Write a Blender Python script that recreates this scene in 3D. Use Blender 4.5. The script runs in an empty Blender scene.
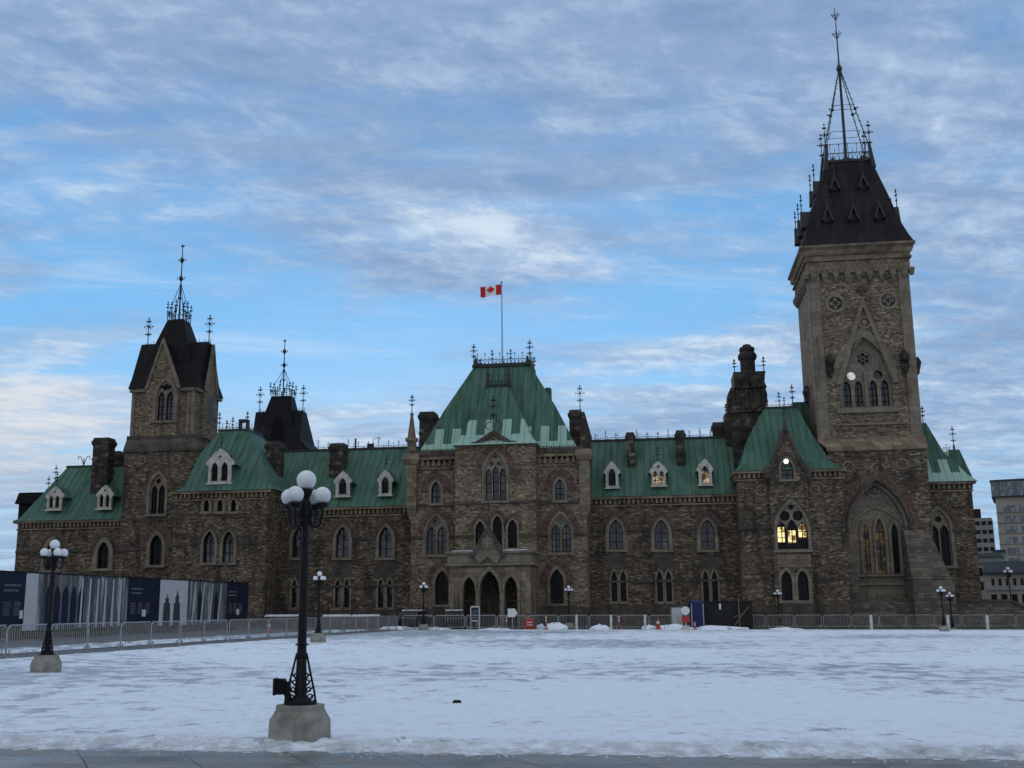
import bpy, math, random
from mathutils import Vector, Matrix, noise
from mathutils.geometry import tessellate_polygon
random.seed(7)
S = bpy.context.scene
COL = S.collection
rad = math.radians
# ------------------------------------------------------------------ camera
F = 1100.0; PITCH = math.atan(224/1100); ROLL = rad(-0.6); EYE = 1.65
CAMP = Vector((0, 0, EYE))
RM = Matrix.Rotation(math.pi/2+PITCH, 3, 'X') @ Matrix.Rotation(ROLL, 3, 'Z')
cd = bpy.data.cameras.new('camera'); cam = bpy.data.objects.new('camera', cd); COL.objects.link(cam)
cam.location = CAMP; cam.rotation_euler = RM.to_euler()
cd.sensor_width = 36; cd.lens = F/1024*36; cd.clip_end = 8000; cd.clip_start = 0.1
S.camera = cam
# ------------------------------------------------------------------ node helper
class NT:
    def __init__(s, tree): s.t = tree; s.n = tree.nodes; s.l = tree.links
    def new(s, typ, **kw):
        n = s.n.new(typ)
        for k, v in kw.items(): setattr(n, k, v)
        return n
    def put(s, sock, val):
        if val is None: return
        if hasattr(val, 'is_output') or isinstance(val, bpy.types.NodeSocket): s.l.new(val, sock)
        else: sock.default_value = val
    def m(s, op, a, b=None, c=None, clamp=False):
        n = s.new('ShaderNodeMath', operation=op); n.use_clamp = clamp
        s.put(n.inputs[0], a); s.put(n.inputs[1], b)
        if c is not None: s.put(n.inputs[2], c)
        return n.outputs[0]
    def vec(s, x, y, z=0.0):
        n = s.new('ShaderNodeCombineXYZ'); s.put(n.inputs[0], x); s.put(n.inputs[1], y); s.put(n.inputs[2], z); return n.outputs[0]
    def xyz(s, v):
        n = s.new('ShaderNodeSeparateXYZ'); s.l.new(v, n.inputs[0]); return n.outputs
    def noise(s, v, scale, detail=4, rough=.55, dist=0.0):
        n = s.new('ShaderNodeTexNoise'); s.l.new(v, n.inputs['Vector'])
        n.inputs['Scale'].default_value = scale; n.inputs['Detail'].default_value = detail
        n.inputs['Roughness'].default_value = rough; n.inputs['Distortion'].default_value = dist
        return n.outputs['Fac']
    def white(s, v):
        n = s.new('ShaderNodeTexWhiteNoise', noise_dimensions='3D'); s.l.new(v, n.inputs['Vector']); return n.outputs['Value']
    def ramp(s, f, stops, interp='LINEAR'):
        n = s.new('ShaderNodeValToRGB'); s.l.new(f, n.inputs[0]); r = n.color_ramp; r.interpolation = interp
        while len(r.elements) < len(stops): r.elements.new(0.5)
        for e, (p, c) in zip(r.elements, stops):
            e.position = p; e.color = (c, c, c, 1) if isinstance(c, (int, float)) else (*c, 1)
        return n.outputs[0]
    def mix(s, f, a, b, mode='MIX'):
        n = s.new('ShaderNodeMix', data_type='RGBA', blend_type=mode)
        s.put(n.inputs[0], f)
        for i, c in ((6, a), (7, b)):
            if isinstance(c, tuple): n.inputs[i].default_value = (*c, 1)
            else: s.l.new(c, n.inputs[i])
        return n.outputs[2]
    def smooth(s, x, a, b):
        n = s.new('ShaderNodeMapRange', interpolation_type='SMOOTHSTEP'); s.put(n.inputs[0], x)
        n.inputs[1].default_value = a; n.inputs[2].default_value = b; n.inputs[3].default_value = 0; n.inputs[4].default_value = 1
        return n.outputs[0]
    def obj(s): return s.new('ShaderNodeTexCoord').outputs['Object']
def pray(px, py):
    return RM @ Vector(((px-512)/F, (384-py)/F, -1))
# ------------------------------------------------------------------ world
SUN_EL, SUN_AZ = rad(4), rad(-4)          # low dawn sun hidden beyond the building
w = bpy.data.worlds.new('World'); S.world = w; w.use_nodes = True
T = NT(w.node_tree); T.n.clear()
out = T.new('ShaderNodeOutputWorld'); bg = T.new('ShaderNodeBackground'); T.l.new(bg.outputs[0], out.inputs[0])
sky = T.new('ShaderNodeTexSky', sky_type='NISHITA'); sky.sun_disc = False
sky.sun_elevation = SUN_EL; sky.sun_rotation = SUN_AZ; sky.air_density = 1.0; sky.dust_density = 0.6; sky.ozone_density = 3.0
D = T.new('ShaderNodeTexCoord').outputs['Generated']
dx, dy, dz = T.xyz(D)
zc = T.m('MAXIMUM', dz, 0.0)
up = T.m('ADD', zc, 0.10)
cx_, cy_ = T.m('DIVIDE', dx, up), T.m('DIVIDE', dy, up)
ys = T.m('MAXIMUM', dy, 0.05)
A_, B_ = T.m('DIVIDE', dx, ys), T.m('DIVIDE', dz, ys)
front = T.smooth(dy, 0.0, 0.3)
def blob(px, py, rx, ry, ang=0.0):
    d = pray(px, py); a0, b0 = d.x/d.y, d.z/d.y; t = rad(ang); c, s_ = math.cos(t), math.sin(t)
    da, db = T.m('SUBTRACT', A_, a0), T.m('SUBTRACT', B_, b0)
    p = T.m('ADD', T.m('MULTIPLY', da, c*F/rx), T.m('MULTIPLY', db, s_*F/rx))
    q = T.m('SUBTRACT', T.m('MULTIPLY', db, c*F/ry), T.m('MULTIPLY', da, s_*F/ry))
    e = T.m('ADD', T.m('MULTIPLY', p, p), T.m('MULTIPLY', q, q))
    return T.m('MULTIPLY', T.m('POWER', 2.718, T.m('MULTIPLY', e, -1.0)), front)
pl = T.vec(T.m('ADD', T.m('MULTIPLY', cx_, 1.0), T.m('MULTIPLY', cy_, -.35)), T.m('MULTIPLY', cy_, 1.0), 3.7)
pst = T.vec(T.m('ADD', T.m('MULTIPLY', cx_, .55), T.m('MULTIPLY', cy_, .12)), T.m('MULTIPLY', cy_, 1.5), 1.3)
big = T.noise(pl, 1.1, 3, .5, .3)
mid = T.noise(pst, 3.0, 8, .62, .25)
fine = T.noise(pl, 11.0, 7, .66, .25)
cover = T.m('MULTIPLY', T.m('SUBTRACT', big, .5), .5)
def acc(v, b, k):
    return T.m('MULTIPLY_ADD', b, k, v)
cover = T.m('ADD', cover, 0.24)
for (a, k) in (((250, 60, 420, 120, 0), .26), ((760, 60, 330, 130, 0), .20), ((330, 190, 120, 60, -25), .14), ((960, 230, 120, 200, 0), .20),
               ((290, 345, 210, 60, 8), -.44), ((160, 250, 120, 40, 12), -.16), ((70, 290, 130, 30, 8), -.22), ((60, 170, 90, 22, 15), -.10),
               ((610, 320, 110, 30, 10), -.20), ((400, 262, 170, 22, -18), .22), ((640, 255, 200, 30, 5), .20), ((40, 400, 110, 45, -6), .20),
               ((490, 235, 95, 24, -12), .34), ((360, 300, 60, 18, 30), .20), ((820, 430, 400, 55, 4), .20), ((700, 345, 160, 16, 6), .22), ((330, 435, 90, 28, 0), .26), ((20, 480, 60, 50, 0), .15)):
    cover = acc(cover, blob(*a), k)
tex = T.m('ADD', T.m('MULTIPLY', T.m('SUBTRACT', mid, .5), 2.0), T.m('MULTIPLY', T.m('SUBTRACT', fine, .5), .8))
den = T.m('ADD', T.m('MULTIPLY', cover, 1.7), tex)
alpha = T.smooth(den, -.10, .90)
# lit tops versus grey undersides of the cloud sheet
lit = T.m('ADD', T.m('MULTIPLY', T.m('SUBTRACT', fine, .5), 1.55), T.m('MULTIPLY', T.m('SUBTRACT', T.noise(pst, 4.3, 5, .6, .2), .5), 1.35))
lit = T.m('ADD', lit, .33)
for (a, k) in (((490, 235, 120, 35, -12), .55), ((40, 395, 120, 60, 0), .55), ((700, 345, 200, 60, 6), .35), ((900, 440, 250, 60, 0), .20), ((330, 435, 90, 40, 0), .3),
               ((60, 190, 90, 25, 15), .35), ((30, 150, 60, 16, 0), .3), ((360, 120, 300, 60, 0), -.16), ((600, 30, 500, 60, 0), -.12)):
    lit = acc(lit, blob(*a), k)
ccol = T.ramp(T.smooth(lit, -.35, 1.15), [(0, (.195, .30, .49)), (.40, (.275, .39, .585)), (.72, (.40, .52, .70)), (1, (.63, .73, .84))])
elev = T.m('ARCSINE', T.m('MINIMUM', T.m('MAXIMUM', dz, 0.0), 1.0))
blue = T.ramp(T.smooth(elev, 0.0, .75), [(0, (.36, .63, .86)), (.22, (.185, .49, .87)), (.6, (.13, .355, .71)), (1, (.09, .24, .52))])
skyc = T.mix(1.0, sky.outputs[0], (1, 1, 1), 'MULTIPLY')
# the Nishita sky carries the large gradient; the dawn-blue tint and the clouds go over it
hs = T.mix(.94, T.mix(1.0, skyc, (.35, .35, .35), 'MULTIPLY'), blue)
wv = T.vec(T.m('ADD', T.m('MULTIPLY', cx_, .38), T.m('MULTIPLY', cy_, .30)), T.m('ADD', T.m('MULTIPLY', cy_, 1.9), T.m('MULTIPLY', cx_, -.35)), 8.8)
wisp = T.m('MULTIPLY', T.smooth(T.noise(wv, 2.4, 8, .66, .5), .46, .78), .62)
hs = T.mix(wisp, hs, (.52, .68, .86))
fin = T.mix(T.m('MULTIPLY', alpha, .93), hs, ccol)
glow = T.m('MULTIPLY', blob(10, 425, 190, 60), T.m('MULTIPLY', alpha, .55))
fin = T.mix(glow, fin, (.80, .74, .68))
# unseen cloud overhead and behind the viewer, made up to light facade and snow
fill_sky = T.m('MULTIPLY', T.m('MAXIMUM', T.smooth(dy, .15, -.25), T.smooth(dz, .56, .80)), .92)
fin = T.mix(fill_sky, fin, T.ramp(mid, [(.25, (.50, .55, .625)), (.75, (.73, .79, .875))]))
# strength is 0.1 with a tenfold colour: the same radiance as a plain sky at this strength
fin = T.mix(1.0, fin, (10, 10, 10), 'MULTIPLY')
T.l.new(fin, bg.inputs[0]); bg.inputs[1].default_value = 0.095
sl = bpy.data.lights.new('sun', 'SUN'); sl.energy = 0.5; sl.angle = rad(12); sl.color = (1, .86, .72)
so = bpy.data.objects.new('sun', sl); COL.objects.link(so)
sd = Vector((math.sin(SUN_AZ)*math.cos(SUN_EL), math.cos(SUN_AZ)*math.cos(SUN_EL), math.sin(SUN_EL)))
so.rotation_euler = sd.to_track_quat('Z', 'Y').to_euler()
vs = S.view_settings; vs.view_transform = 'Standard'; vs.look = 'None'; vs.gamma = 1; vs.exposure = 0.16; vs.use_curve_mapping = False
# ------------------------------------------------------------------ frames of reference
YAW = rad(7.5)
ORG = Vector((0, 100, 0))
BM = Matrix.Translation(ORG) @ Matrix.Rotation(-YAW, 4, 'Z')
BI = BM.inverted(); CL = BI @ CAMP
def at(px, py, v):
    """building coordinates (u, z) seen at a pixel on the facade plane at depth v"""
    d = BI.to_3x3() @ pray(px, py); t = (v-CL.y)/d.y; p = CL+d*t
    return p.x, p.z
def ux(px, py, v): return at(px, py, v)[0]
def zz(px, py, v): return at(px, py, v)[1]
def gz(x): return -0.0105*max(-70, min(70, x))
def gnd(px, py):
    d = pray(px, py); t = EYE/(-d.z-0.0105*d.x); return Vector((d.x*t, d.y*t, gz(d.x*t)))
def atY(px, py, Y):
    d = pray(px, py); t = Y/d.y; return CAMP.x+d.x*t, CAMP.z+d.z*t
# ------------------------------------------------------------------ mesh builder
class MB:
    def __init__(s, tf=None): s.v = []; s.f = []; s.tf = tf
    def add(s, vs_, fs):
        o = len(s.v)
        for p in vs_:
            p = Vector(p); s.v.append(s.tf @ p if s.tf else p)
        s.f += [tuple(i+o for i in f) for f in fs]
    def box(s, x0, x1, y0, y1, z0, z1):
        if x0 > x1: x0, x1 = x1, x0
        if y0 > y1: y0, y1 = y1, y0
        if z0 > z1: z0, z1 = z1, z0
        s.add([(x, y, z) for z in (z0, z1) for y in (y0, y1) for x in (x0, x1)],
              [(0, 2, 3, 1), (4, 5, 7, 6), (0, 1, 5, 4), (2, 6, 7, 3), (0, 4, 6, 2), (1, 3, 7, 5)])
    def plate(s, loop, y0, y1, holes=(), back=True, hole_depth=None):
        """loop of (x,z), extruded from y0 (front) to y1 with holes cut through"""
        loops = [list(loop)]+[list(h) for h in holes]
        pts = [p for l in loops for p in l]; n = len(pts)
        tri = tessellate_polygon([[Vector((p[0], p[1], 0)) for p in l] for l in loops])
        o = len(s.v); s.add([(p[0], y0, p[1]) for p in pts], [])
        s.f += [tuple(o+i for i in t) for t in tri]
        if back:
            o2 = len(s.v); s.add([(p[0], y1, p[1]) for p in pts] if not holes or hole_depth is None else [(p[0], y1, p[1]) for p in loops[0]], [])
            t2 = tri if (not holes or hole_depth is None) else tessellate_polygon([[Vector((p[0], p[1], 0)) for p in loops[0]]])
            s.f += [tuple(o2+i for i in reversed(t)) for t in t2]
        for k, l in enumerate(loops):
            ye = y1 if (k == 0 or hole_depth is None) else y0+hole_depth
            m = len(l); s.add([(p[0], y0, p[1]) for p in l]+[(p[0], ye, p[1]) for p in l],
                              [(i, (i+1) % m, (i+1) % m+m, i+m) for i in range(m)])
    def loft(s, rings, cap=True):
        n = len(rings[0]); vs_ = [p for r in rings for p in r]; fs = []
        for k in range(len(rings)-1):
            for i in range(n):
                j = (i+1) % n; fs.append((k*n+i, k*n+j, (k+1)*n+j, (k+1)*n+i))
        if cap: fs.append(tuple(reversed(range(n)))); fs.append(tuple(range((len(rings)-1)*n, len(rings)*n)))
        s.add(vs_, fs)
    def rects(s, *rs):
        """lofted rectangles (x0,x1,y0,y1,z)"""
        s.loft([[(a, c, z), (b, c, z), (b, d, z), (a, d, z)] for a, b, c, d, z in rs])
    def tube(s, p0, p1, r, n=5, r2=None):
        p0, p1 = Vector(p0), Vector(p1); d = p1-p0
        if d.length < 1e-6: return
        a = d.orthogonal().normalized(); b = d.cross(a).normalized(); r2 = r if r2 is None else r2
        s.loft([[c+(a*math.cos(t)+b*math.sin(t))*q for t in [2*math.pi*i/n for i in range(n)]] for c, q in ((p0, r), (p1, r2))])
    def path(s, pts, r, n=5):
        for a, b in zip(pts, pts[1:]): s.tube(a, b, r, n)
    def lathe(s, x, y, prof, n=12, rot=0.0):
        s.loft([[(x+r*math.cos(rot+2*math.pi*i/n), y+r*math.sin(rot+2*math.pi*i/n), z) for i in range(n)] for r, z in prof])
    def ball(s, x, y, z, r, n=8, m=5):
        s.lathe(x, y, [(max(.0005, r*math.sin(math.pi*k/m)), z-r*math.cos(math.pi*k/m)) for k in range(m+1)], n)
    def build(s, name, mat, parent=None, smooth=False, loc=None):
        me = bpy.data.meshes.new(name); me.from_pydata([tuple(v) for v in s.v], [], s.f); me.materials.append(mat)
        bmfix(me)
        if smooth:
            me.shade_smooth()
        o = bpy.data.objects.new(name, me); COL.objects.link(o)
        if parent: o.parent = parent
        if loc is not None: o.location = loc
        return o
import bmesh
def bmfix(me):
    b = bmesh.new(); b.from_mesh(me); bmesh.ops.recalc_face_normals(b, faces=b.faces); b.to_mesh(me); b.free()
def tag(o, label=None, cat=None, group=None, kind=None):
    for k, v in (('label', label), ('category', cat), ('group', group), ('kind', kind)):
        if v: o[k] = v
    return o
def empty(name, loc=(0, 0, 0), rz=0.0):
    o = bpy.data.objects.new(name, None); COL.objects.link(o); o.location = loc; o.rotation_euler = (0, 0, rz); o.empty_display_size = .3
    return o
def copy_tree(o, parent=None):
    c = o.copy(); COL.objects.link(c); c.parent = parent
    for ch in [x for x in o.children]: copy_tree(ch, c)
    return c
def arch(cx, z0, w_, zs, zt, n=7):
    """pointed-arch outline, counter-clockwise seen from the front"""
    r = max(zt-zs, .01); R = (w_*w_/4+r*r)/w_; c = cx+w_/2-R; th = math.asin(min(1, r/R)) if c <= cx else math.pi-math.asin(min(1, r/R))
    right = [(c+R*math.cos(th*i/n), zs+R*math.sin(th*i/n)) for i in range(n+1)]
    left = [(2*cx-x, z) for x, z in reversed(right[:-1])]
    return [(cx-w_/2, z0), (cx+w_/2, z0)]+right+left
def circ(cx, cz, r, n=14): return [(cx+r*math.cos(2*math.pi*i/n), cz+r*math.sin(2*math.pi*i/n)) for i in range(n)]
def quat(cx, cz, r, n=24): return [(cx+r*(.72+.28*math.cos(4*t))*math.cos(t), cz+r*(.72+.28*math.cos(4*t))*math.sin(t)) for t in [2*math.pi*i/n for i in range(n)]]
# ------------------------------------------------------------------ materials
MATS = {}
def mat(name, rough=.8, metal=0.0, spec=.3):
    m = bpy.data.materials.new(name); m.use_nodes = True; t = NT(m.node_tree)
    p = t.n['Principled BSDF']; p.inputs['Roughness'].default_value = rough; p.inputs['Metallic'].default_value = metal
    p.inputs['Specular IOR Level'].default_value = spec; MATS[name] = m
    return m, t, p
def bump(t, p, h, s=.5, d=.05):
    b = t.new('ShaderNodeBump'); b.inputs['Strength'].default_value = s; b.inputs['Distance'].default_value = d
    t.l.new(h, b.inputs['Height']); t.l.new(b.outputs[0], p.inputs['Normal'])
def stone(name, row, wid, cols, soot, joint=.45, sootlo=.50, patch=0.55):
    m, t, p = mat(name, .92); o = t.obj(); x, y, z = t.xyz(o)
    s = t.m('ADD', x, y)
    wob = t.noise(o, .9, 3, .6); z2 = t.m('ADD', z, t.m('MULTIPLY', t.m('SUBTRACT', wob, .5), row*.9))
    rr = t.m('DIVIDE', z2, row); ri = t.m('FLOOR', rr)
    ro = t.white(t.vec(ri, 7.3, 1.1))
    rw = t.m('ADD', .65, t.m('MULTIPLY', t.white(t.vec(ri, 2.3, 5.1)), .8))
    cc = t.m('ADD', t.m('MULTIPLY', t.m('DIVIDE', s, wid), rw), t.m('MULTIPLY', ro, 13.7)); ci = t.m('FLOOR', cc)
    h = t.white(t.vec(ci, ri, 3.0))
    col = t.ramp(h, cols)
    fr = t.m('FRACT', rr); fc = t.m('FRACT', cc)
    jr = t.m('MINIMUM', fr, t.m('SUBTRACT', 1.0, fr)); jc = t.m('MINIMUM', fc, t.m('SUBTRACT', 1.0, fc))
    j = t.m('MINIMUM', t.m('MULTIPLY', jr, row), t.m('MULTIPLY', jc, wid)); j = t.smooth(j, .004, .03)
    col = t.mix(t.m('MULTIPLY', t.m('SUBTRACT', 1.0, j), joint), col, (.07, .06, .05))
    g = t.noise(o, 6.0, 5, .65); col = t.mix(t.smooth(g, .30, .8), t.mix(1.0, col, (.72, .72, .72), 'MULTIPLY'), col)
    pv = t.noise(t.vec(t.m('MULTIPLY', s, .22), t.m('MULTIPLY', z, .55), 2.0), 1.0, 5, .65)
    col = t.mix(t.m('MULTIPLY', t.smooth(pv, .44, .66), patch), col, t.mix(1.0, col, (.45, .43, .42), 'MULTIPLY'))
    st = t.noise(t.vec(t.m('MULTIPLY', s, .9), t.m('MULTIPLY', z, .18), 9.0), 1.0, 5, .7)
    col = t.mix(t.m('MULTIPLY', t.smooth(st, sootlo, sootlo+.22), soot), col, (.022, .020, .019))
    t.l.new(col, p.inputs['Base Color'])
    bump(t, p, t.m('ADD', t.m('MULTIPLY', j, .6), t.m('MULTIPLY', t.m('ADD', h, g), .5)), .8, .05)
    return m
M_rubble = stone('rubble_sandstone', .125, .34, [(0, (.048, .036, .026)), (.25, (.118, .088, .063)), (.5, (.20, .152, .106)), (.75, (.145, .117, .088)), (.9, (.29, .222, .15)), (1, (.42, .335, .235))], .85, sootlo=.46)
M_light = stone('pavilion_sandstone', .12, .28, [(0, (.10, .073, .050)), (.25, (.205, .155, .107)), (.5, (.31, .24, .165)), (.75, (.235, .186, .135)), (.9, (.39, .305, .205)), (1, (.52, .42, .295))], .5, sootlo=.51)
M_dress = stone('dressed_sandstone', .42, .95, [(0, (.17, .132, .092)), (.5, (.25, .195, .135)), (1, (.34, .27, .19))], .5, .3, .48, .45)
M_trim = stone('carved_ohio_stone', .6, 1.1, [(0, (.20, .17, .13)), (1, (.275, .235, .18))], .45, .12, .5, .35)
M_hood = stone('weathered_moulding', .5, .8, [(0, (.075, .06, .05)), (1, (.13, .108, .09))], .6, .2, .45, .3)
M_soot = stone('sooted_chimney_stone', .32, .6, [(0, (.04, .034, .03)), (.6, (.065, .056, .048)), (.9, (.12, .098, .078)), (1, (.26, .2, .14))], .75, .4, .42)
M_red = stone('red_relieving_stone', .3, .3, [(0, (.10, .060, .047)), (.5, (.145, .088, .068)), (1, (.19, .14, .11))], .35, .4, .56, .3)
M_wallr = stone('retaining_stone', .26, .7, [(0, (.10, .082, .066)), (.5, (.15, .124, .10)), (1, (.21, .175, .135))], .35)
def seamed(name, ca, cb, cseam, pitch=.62, rough=.55, metal=0.0, newz=None, cn=None):
    m, t, p = mat(name, rough, metal, .12); o = t.obj(); x, y, z = t.xyz(o)
    nx, ny, nz = t.xyz(t.new('ShaderNodeNewGeometry').outputs['Normal'])
    sel = t.m('GREATER_THAN', t.m('ABSOLUTE', nx), t.m('MULTIPLY', t.m('ABSOLUTE', ny), 1.05))
    s = t.m('ADD', t.m('MULTIPLY', y, sel), t.m('MULTIPLY', x, t.m('SUBTRACT', 1.0, sel)))
    q = t.m('DIVIDE', s, pitch); qi = t.m('FLOOR', q); fr = t.m('FRACT', q)
    h = t.white(t.vec(qi, t.m('FLOOR', t.m('ADD', t.m('DIVIDE', z, 2.3), t.m('MULTIPLY', t.white(t.vec(qi, 1.0, 1.0)), 5))), 0.5))
    st = t.noise(t.vec(t.m('MULTIPLY', s, 2.2), t.m('MULTIPLY', z, .30), 1.0), 1.3, 6, .68)
    col = t.mix(t.m('MULTIPLY', h, .55), ca, cb)
    col = t.mix(t.smooth(st, .42, .72), col, t.mix(1.0, col, (.50, .54, .56), 'MULTIPLY'))
    gg = t.noise(o, .6, 4, .6); col = t.mix(t.smooth(gg, .40, .75), col, t.mix(1.0, col, (.80, .90, .88), 'MULTIPLY'))
    if newz is not None:
        par = t.m('GREATER_THAN', t.m('FRACT', t.m('DIVIDE', s, 1.65)), .5)
        lim = t.m('ADD', newz[0], t.m('MULTIPLY', par, newz[1]))
        k = t.m('LESS_THAN', z, lim)
        cn2 = t.mix(t.smooth(st, .4, .75), cn, tuple(c*.88 for c in cn))
        col = t.mix(k, col, cn2)
    sm = t.m('LESS_THAN', fr, .10)
    col = t.mix(t.m('MULTIPLY', sm, .65), col, t.mix(1.0, col, cseam, 'MULTIPLY'))
    t.l.new(col, p.inputs['Base Color'])
    bump(t, p, t.m('ADD', t.m('SUBTRACT', 1.0, t.smooth(t.m('ABSOLUTE', t.m('SUBTRACT', fr, .05)), .02, .09)), t.m('MULTIPLY', st, .15)), .6, .04)
    return m
CU = ((.056, .122, .088), (.098, .183, .138), (.35, .38, .40))
CN = (.28, .43, .365)
M_cu = seamed('green_copper', *CU)
M_dkroof = seamed('dark_roof_metal', (.009, .008, .009), (.018, .015, .016), (.5, .5, .5), .8, .62)
M_twroof = seamed('tower_roof_metal', (.015, .013, .016), (.029, .024, .029), (.5, .5, .5), .9, .6)
def plain(name, col, rough=.7, metal=0.0, spec=.3, var=.25, scale=3.0, bmp=.2):
    m, t, p = mat(name, rough, metal, spec); o = t.obj(); n = t.noise(o, scale, 5, .62)
    c = t.mix(t.smooth(n, .3, .72), tuple(x*(1-var) for x in col), tuple(min(1, x*(1+var*.4)) for x in col))
    t.l.new(c, p.inputs['Base Color'])
    if bmp: bump(t, p, n, bmp, .02)
    return m
M_iron = plain('wrought_iron', (.018, .018, .020), .55, 0.0, .4)
M_white = plain('white_dormer_paint', (.50, .47, .42), .7, var=.35, scale=2.2)
M_black = plain('black_lamp_iron', (.006, .006, .007), .5, 0, .2, scale=20)
M_conc = plain('lamp_concrete', (.27, .255, .225), .9, var=.35, scale=5, bmp=.5)
M_galv = plain('galvanised_steel', (.34, .36, .38), .42, .7, scale=14)
M_gdark = plain('dull_barrier_steel', (.42, .43, .44), .55, .3, scale=14)
M_navy = plain('navy_board', (.012, .017, .040), .5, scale=1)
M_type = plain('pale_lettering', (.16, .17, .19), .7)
M_pale = plain('pale_mural_sky', (.52, .54, .57), .6, var=.1)
M_timber = plain('weathered_timber', (.14, .115, .085), .9, scale=5)
M_tarp = plain('black_sheeting', (.012, .012, .013), .75, scale=2)
M_blue = plain('blue_plastic', (.006, .018, .075), .5, scale=1.5)
M_orange = plain('orange_plastic', (.42, .075, .045), .55)
M_tail = plain('tail_light_red', (.09, .01, .01), .3)
M_redp = plain('red_plastic', (.36, .035, .035), .55)
M_wsign = plain('white_sign', (.62, .62, .62), .5, var=.1)
M_post = plain('white_post_paint', (.52, .52, .48), .6)
M_flagr = plain('flag_red', (.55, .018, .022), .75, var=.1, bmp=0)
M_flagw = plain('flag_white', (.75, .75, .76), .75, var=.06, bmp=0)
M_car = plain('dark_car_paint', (.012, .013, .016), .25, .2, .5, bmp=0)
M_carw = plain('silver_car_paint', (.30, .31, .32), .3, .4, .5, bmp=0)
M_tyre = plain('tyre_rubber', (.012, .012, .012), .9)
M_gravel = plain('grey_facing', (.25, .24, .22), .9)
def glassm(name, lo, hi, rough=.07, spec=.5):
    m, t, p = mat(name, rough, 0, spec); o = t.obj(); x, y, z = t.xyz(o)
    n = t.white(t.vec(t.m('FLOOR', t.m('DIVIDE', x, .55)), t.m('FLOOR', t.m('DIVIDE', z, 1.1)), 0.0))
    t.l.new(t.mix(t.smooth(n, .55, 1.0), lo, hi), p.inputs['Base Color'])
    bump(t, p, t.noise(o, 1.7, 3, .5), .12, .05); return m
M_glass = glassm('old_window_glass', (.012, .014, .017), (.075, .085, .10))
M_glassd = glassm('dark_window_glass', (.006, .006, .007), (.014, .015, .017), .3, .15)
def litm(name, c1, c2, st, sc, thr):
    m, t, p = mat(name, .3); o = t.obj()
    n = t.noise(o, sc, 3, .6); k = t.smooth(n, thr-.06, thr+.08)
    p.inputs['Base Color'].default_value = (.02, .018, .014, 1)
    t.l.new(t.mix(k, c1, c2), p.inputs['Emission Color']); p.inputs['Emission Strength'].default_value = st; return m
M_lity = litm('lit_yellow_glass', (.10, .05, .01), (1, .80, .36), 1.15, 1.3, .44)
M_litw = litm('lit_pale_glass', (.05, .035, .012), (.85, .60, .32), .55, 1.6, .50)
M_lita = litm('lit_amber_glass', (.04, .027, .008), (.26, .16, .06), .22, 1.3, .5)
M_paleglow = litm('cool_glow_pane', (.62, .68, .72), (.85, .9, .92), .55, 2.2, .45)
M_bulb = litm('glowing_lamp', (1, .93, .75), (1, .93, .75), 1.6, 1, .1)
def globem():
    m, t, p = mat('frosted_lamp_globe', .22, 0, .5); p.inputs['Base Color'].default_value = (.72, .75, .78, 1)
    o = t.obj(); n = t.noise(o, 40, 4, .7); t.l.new(t.mix(t.smooth(n, .35, .7), (.60, .64, .68), (.80, .82, .84)), p.inputs['Base Color']); return m
M_globe = globem()
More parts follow.
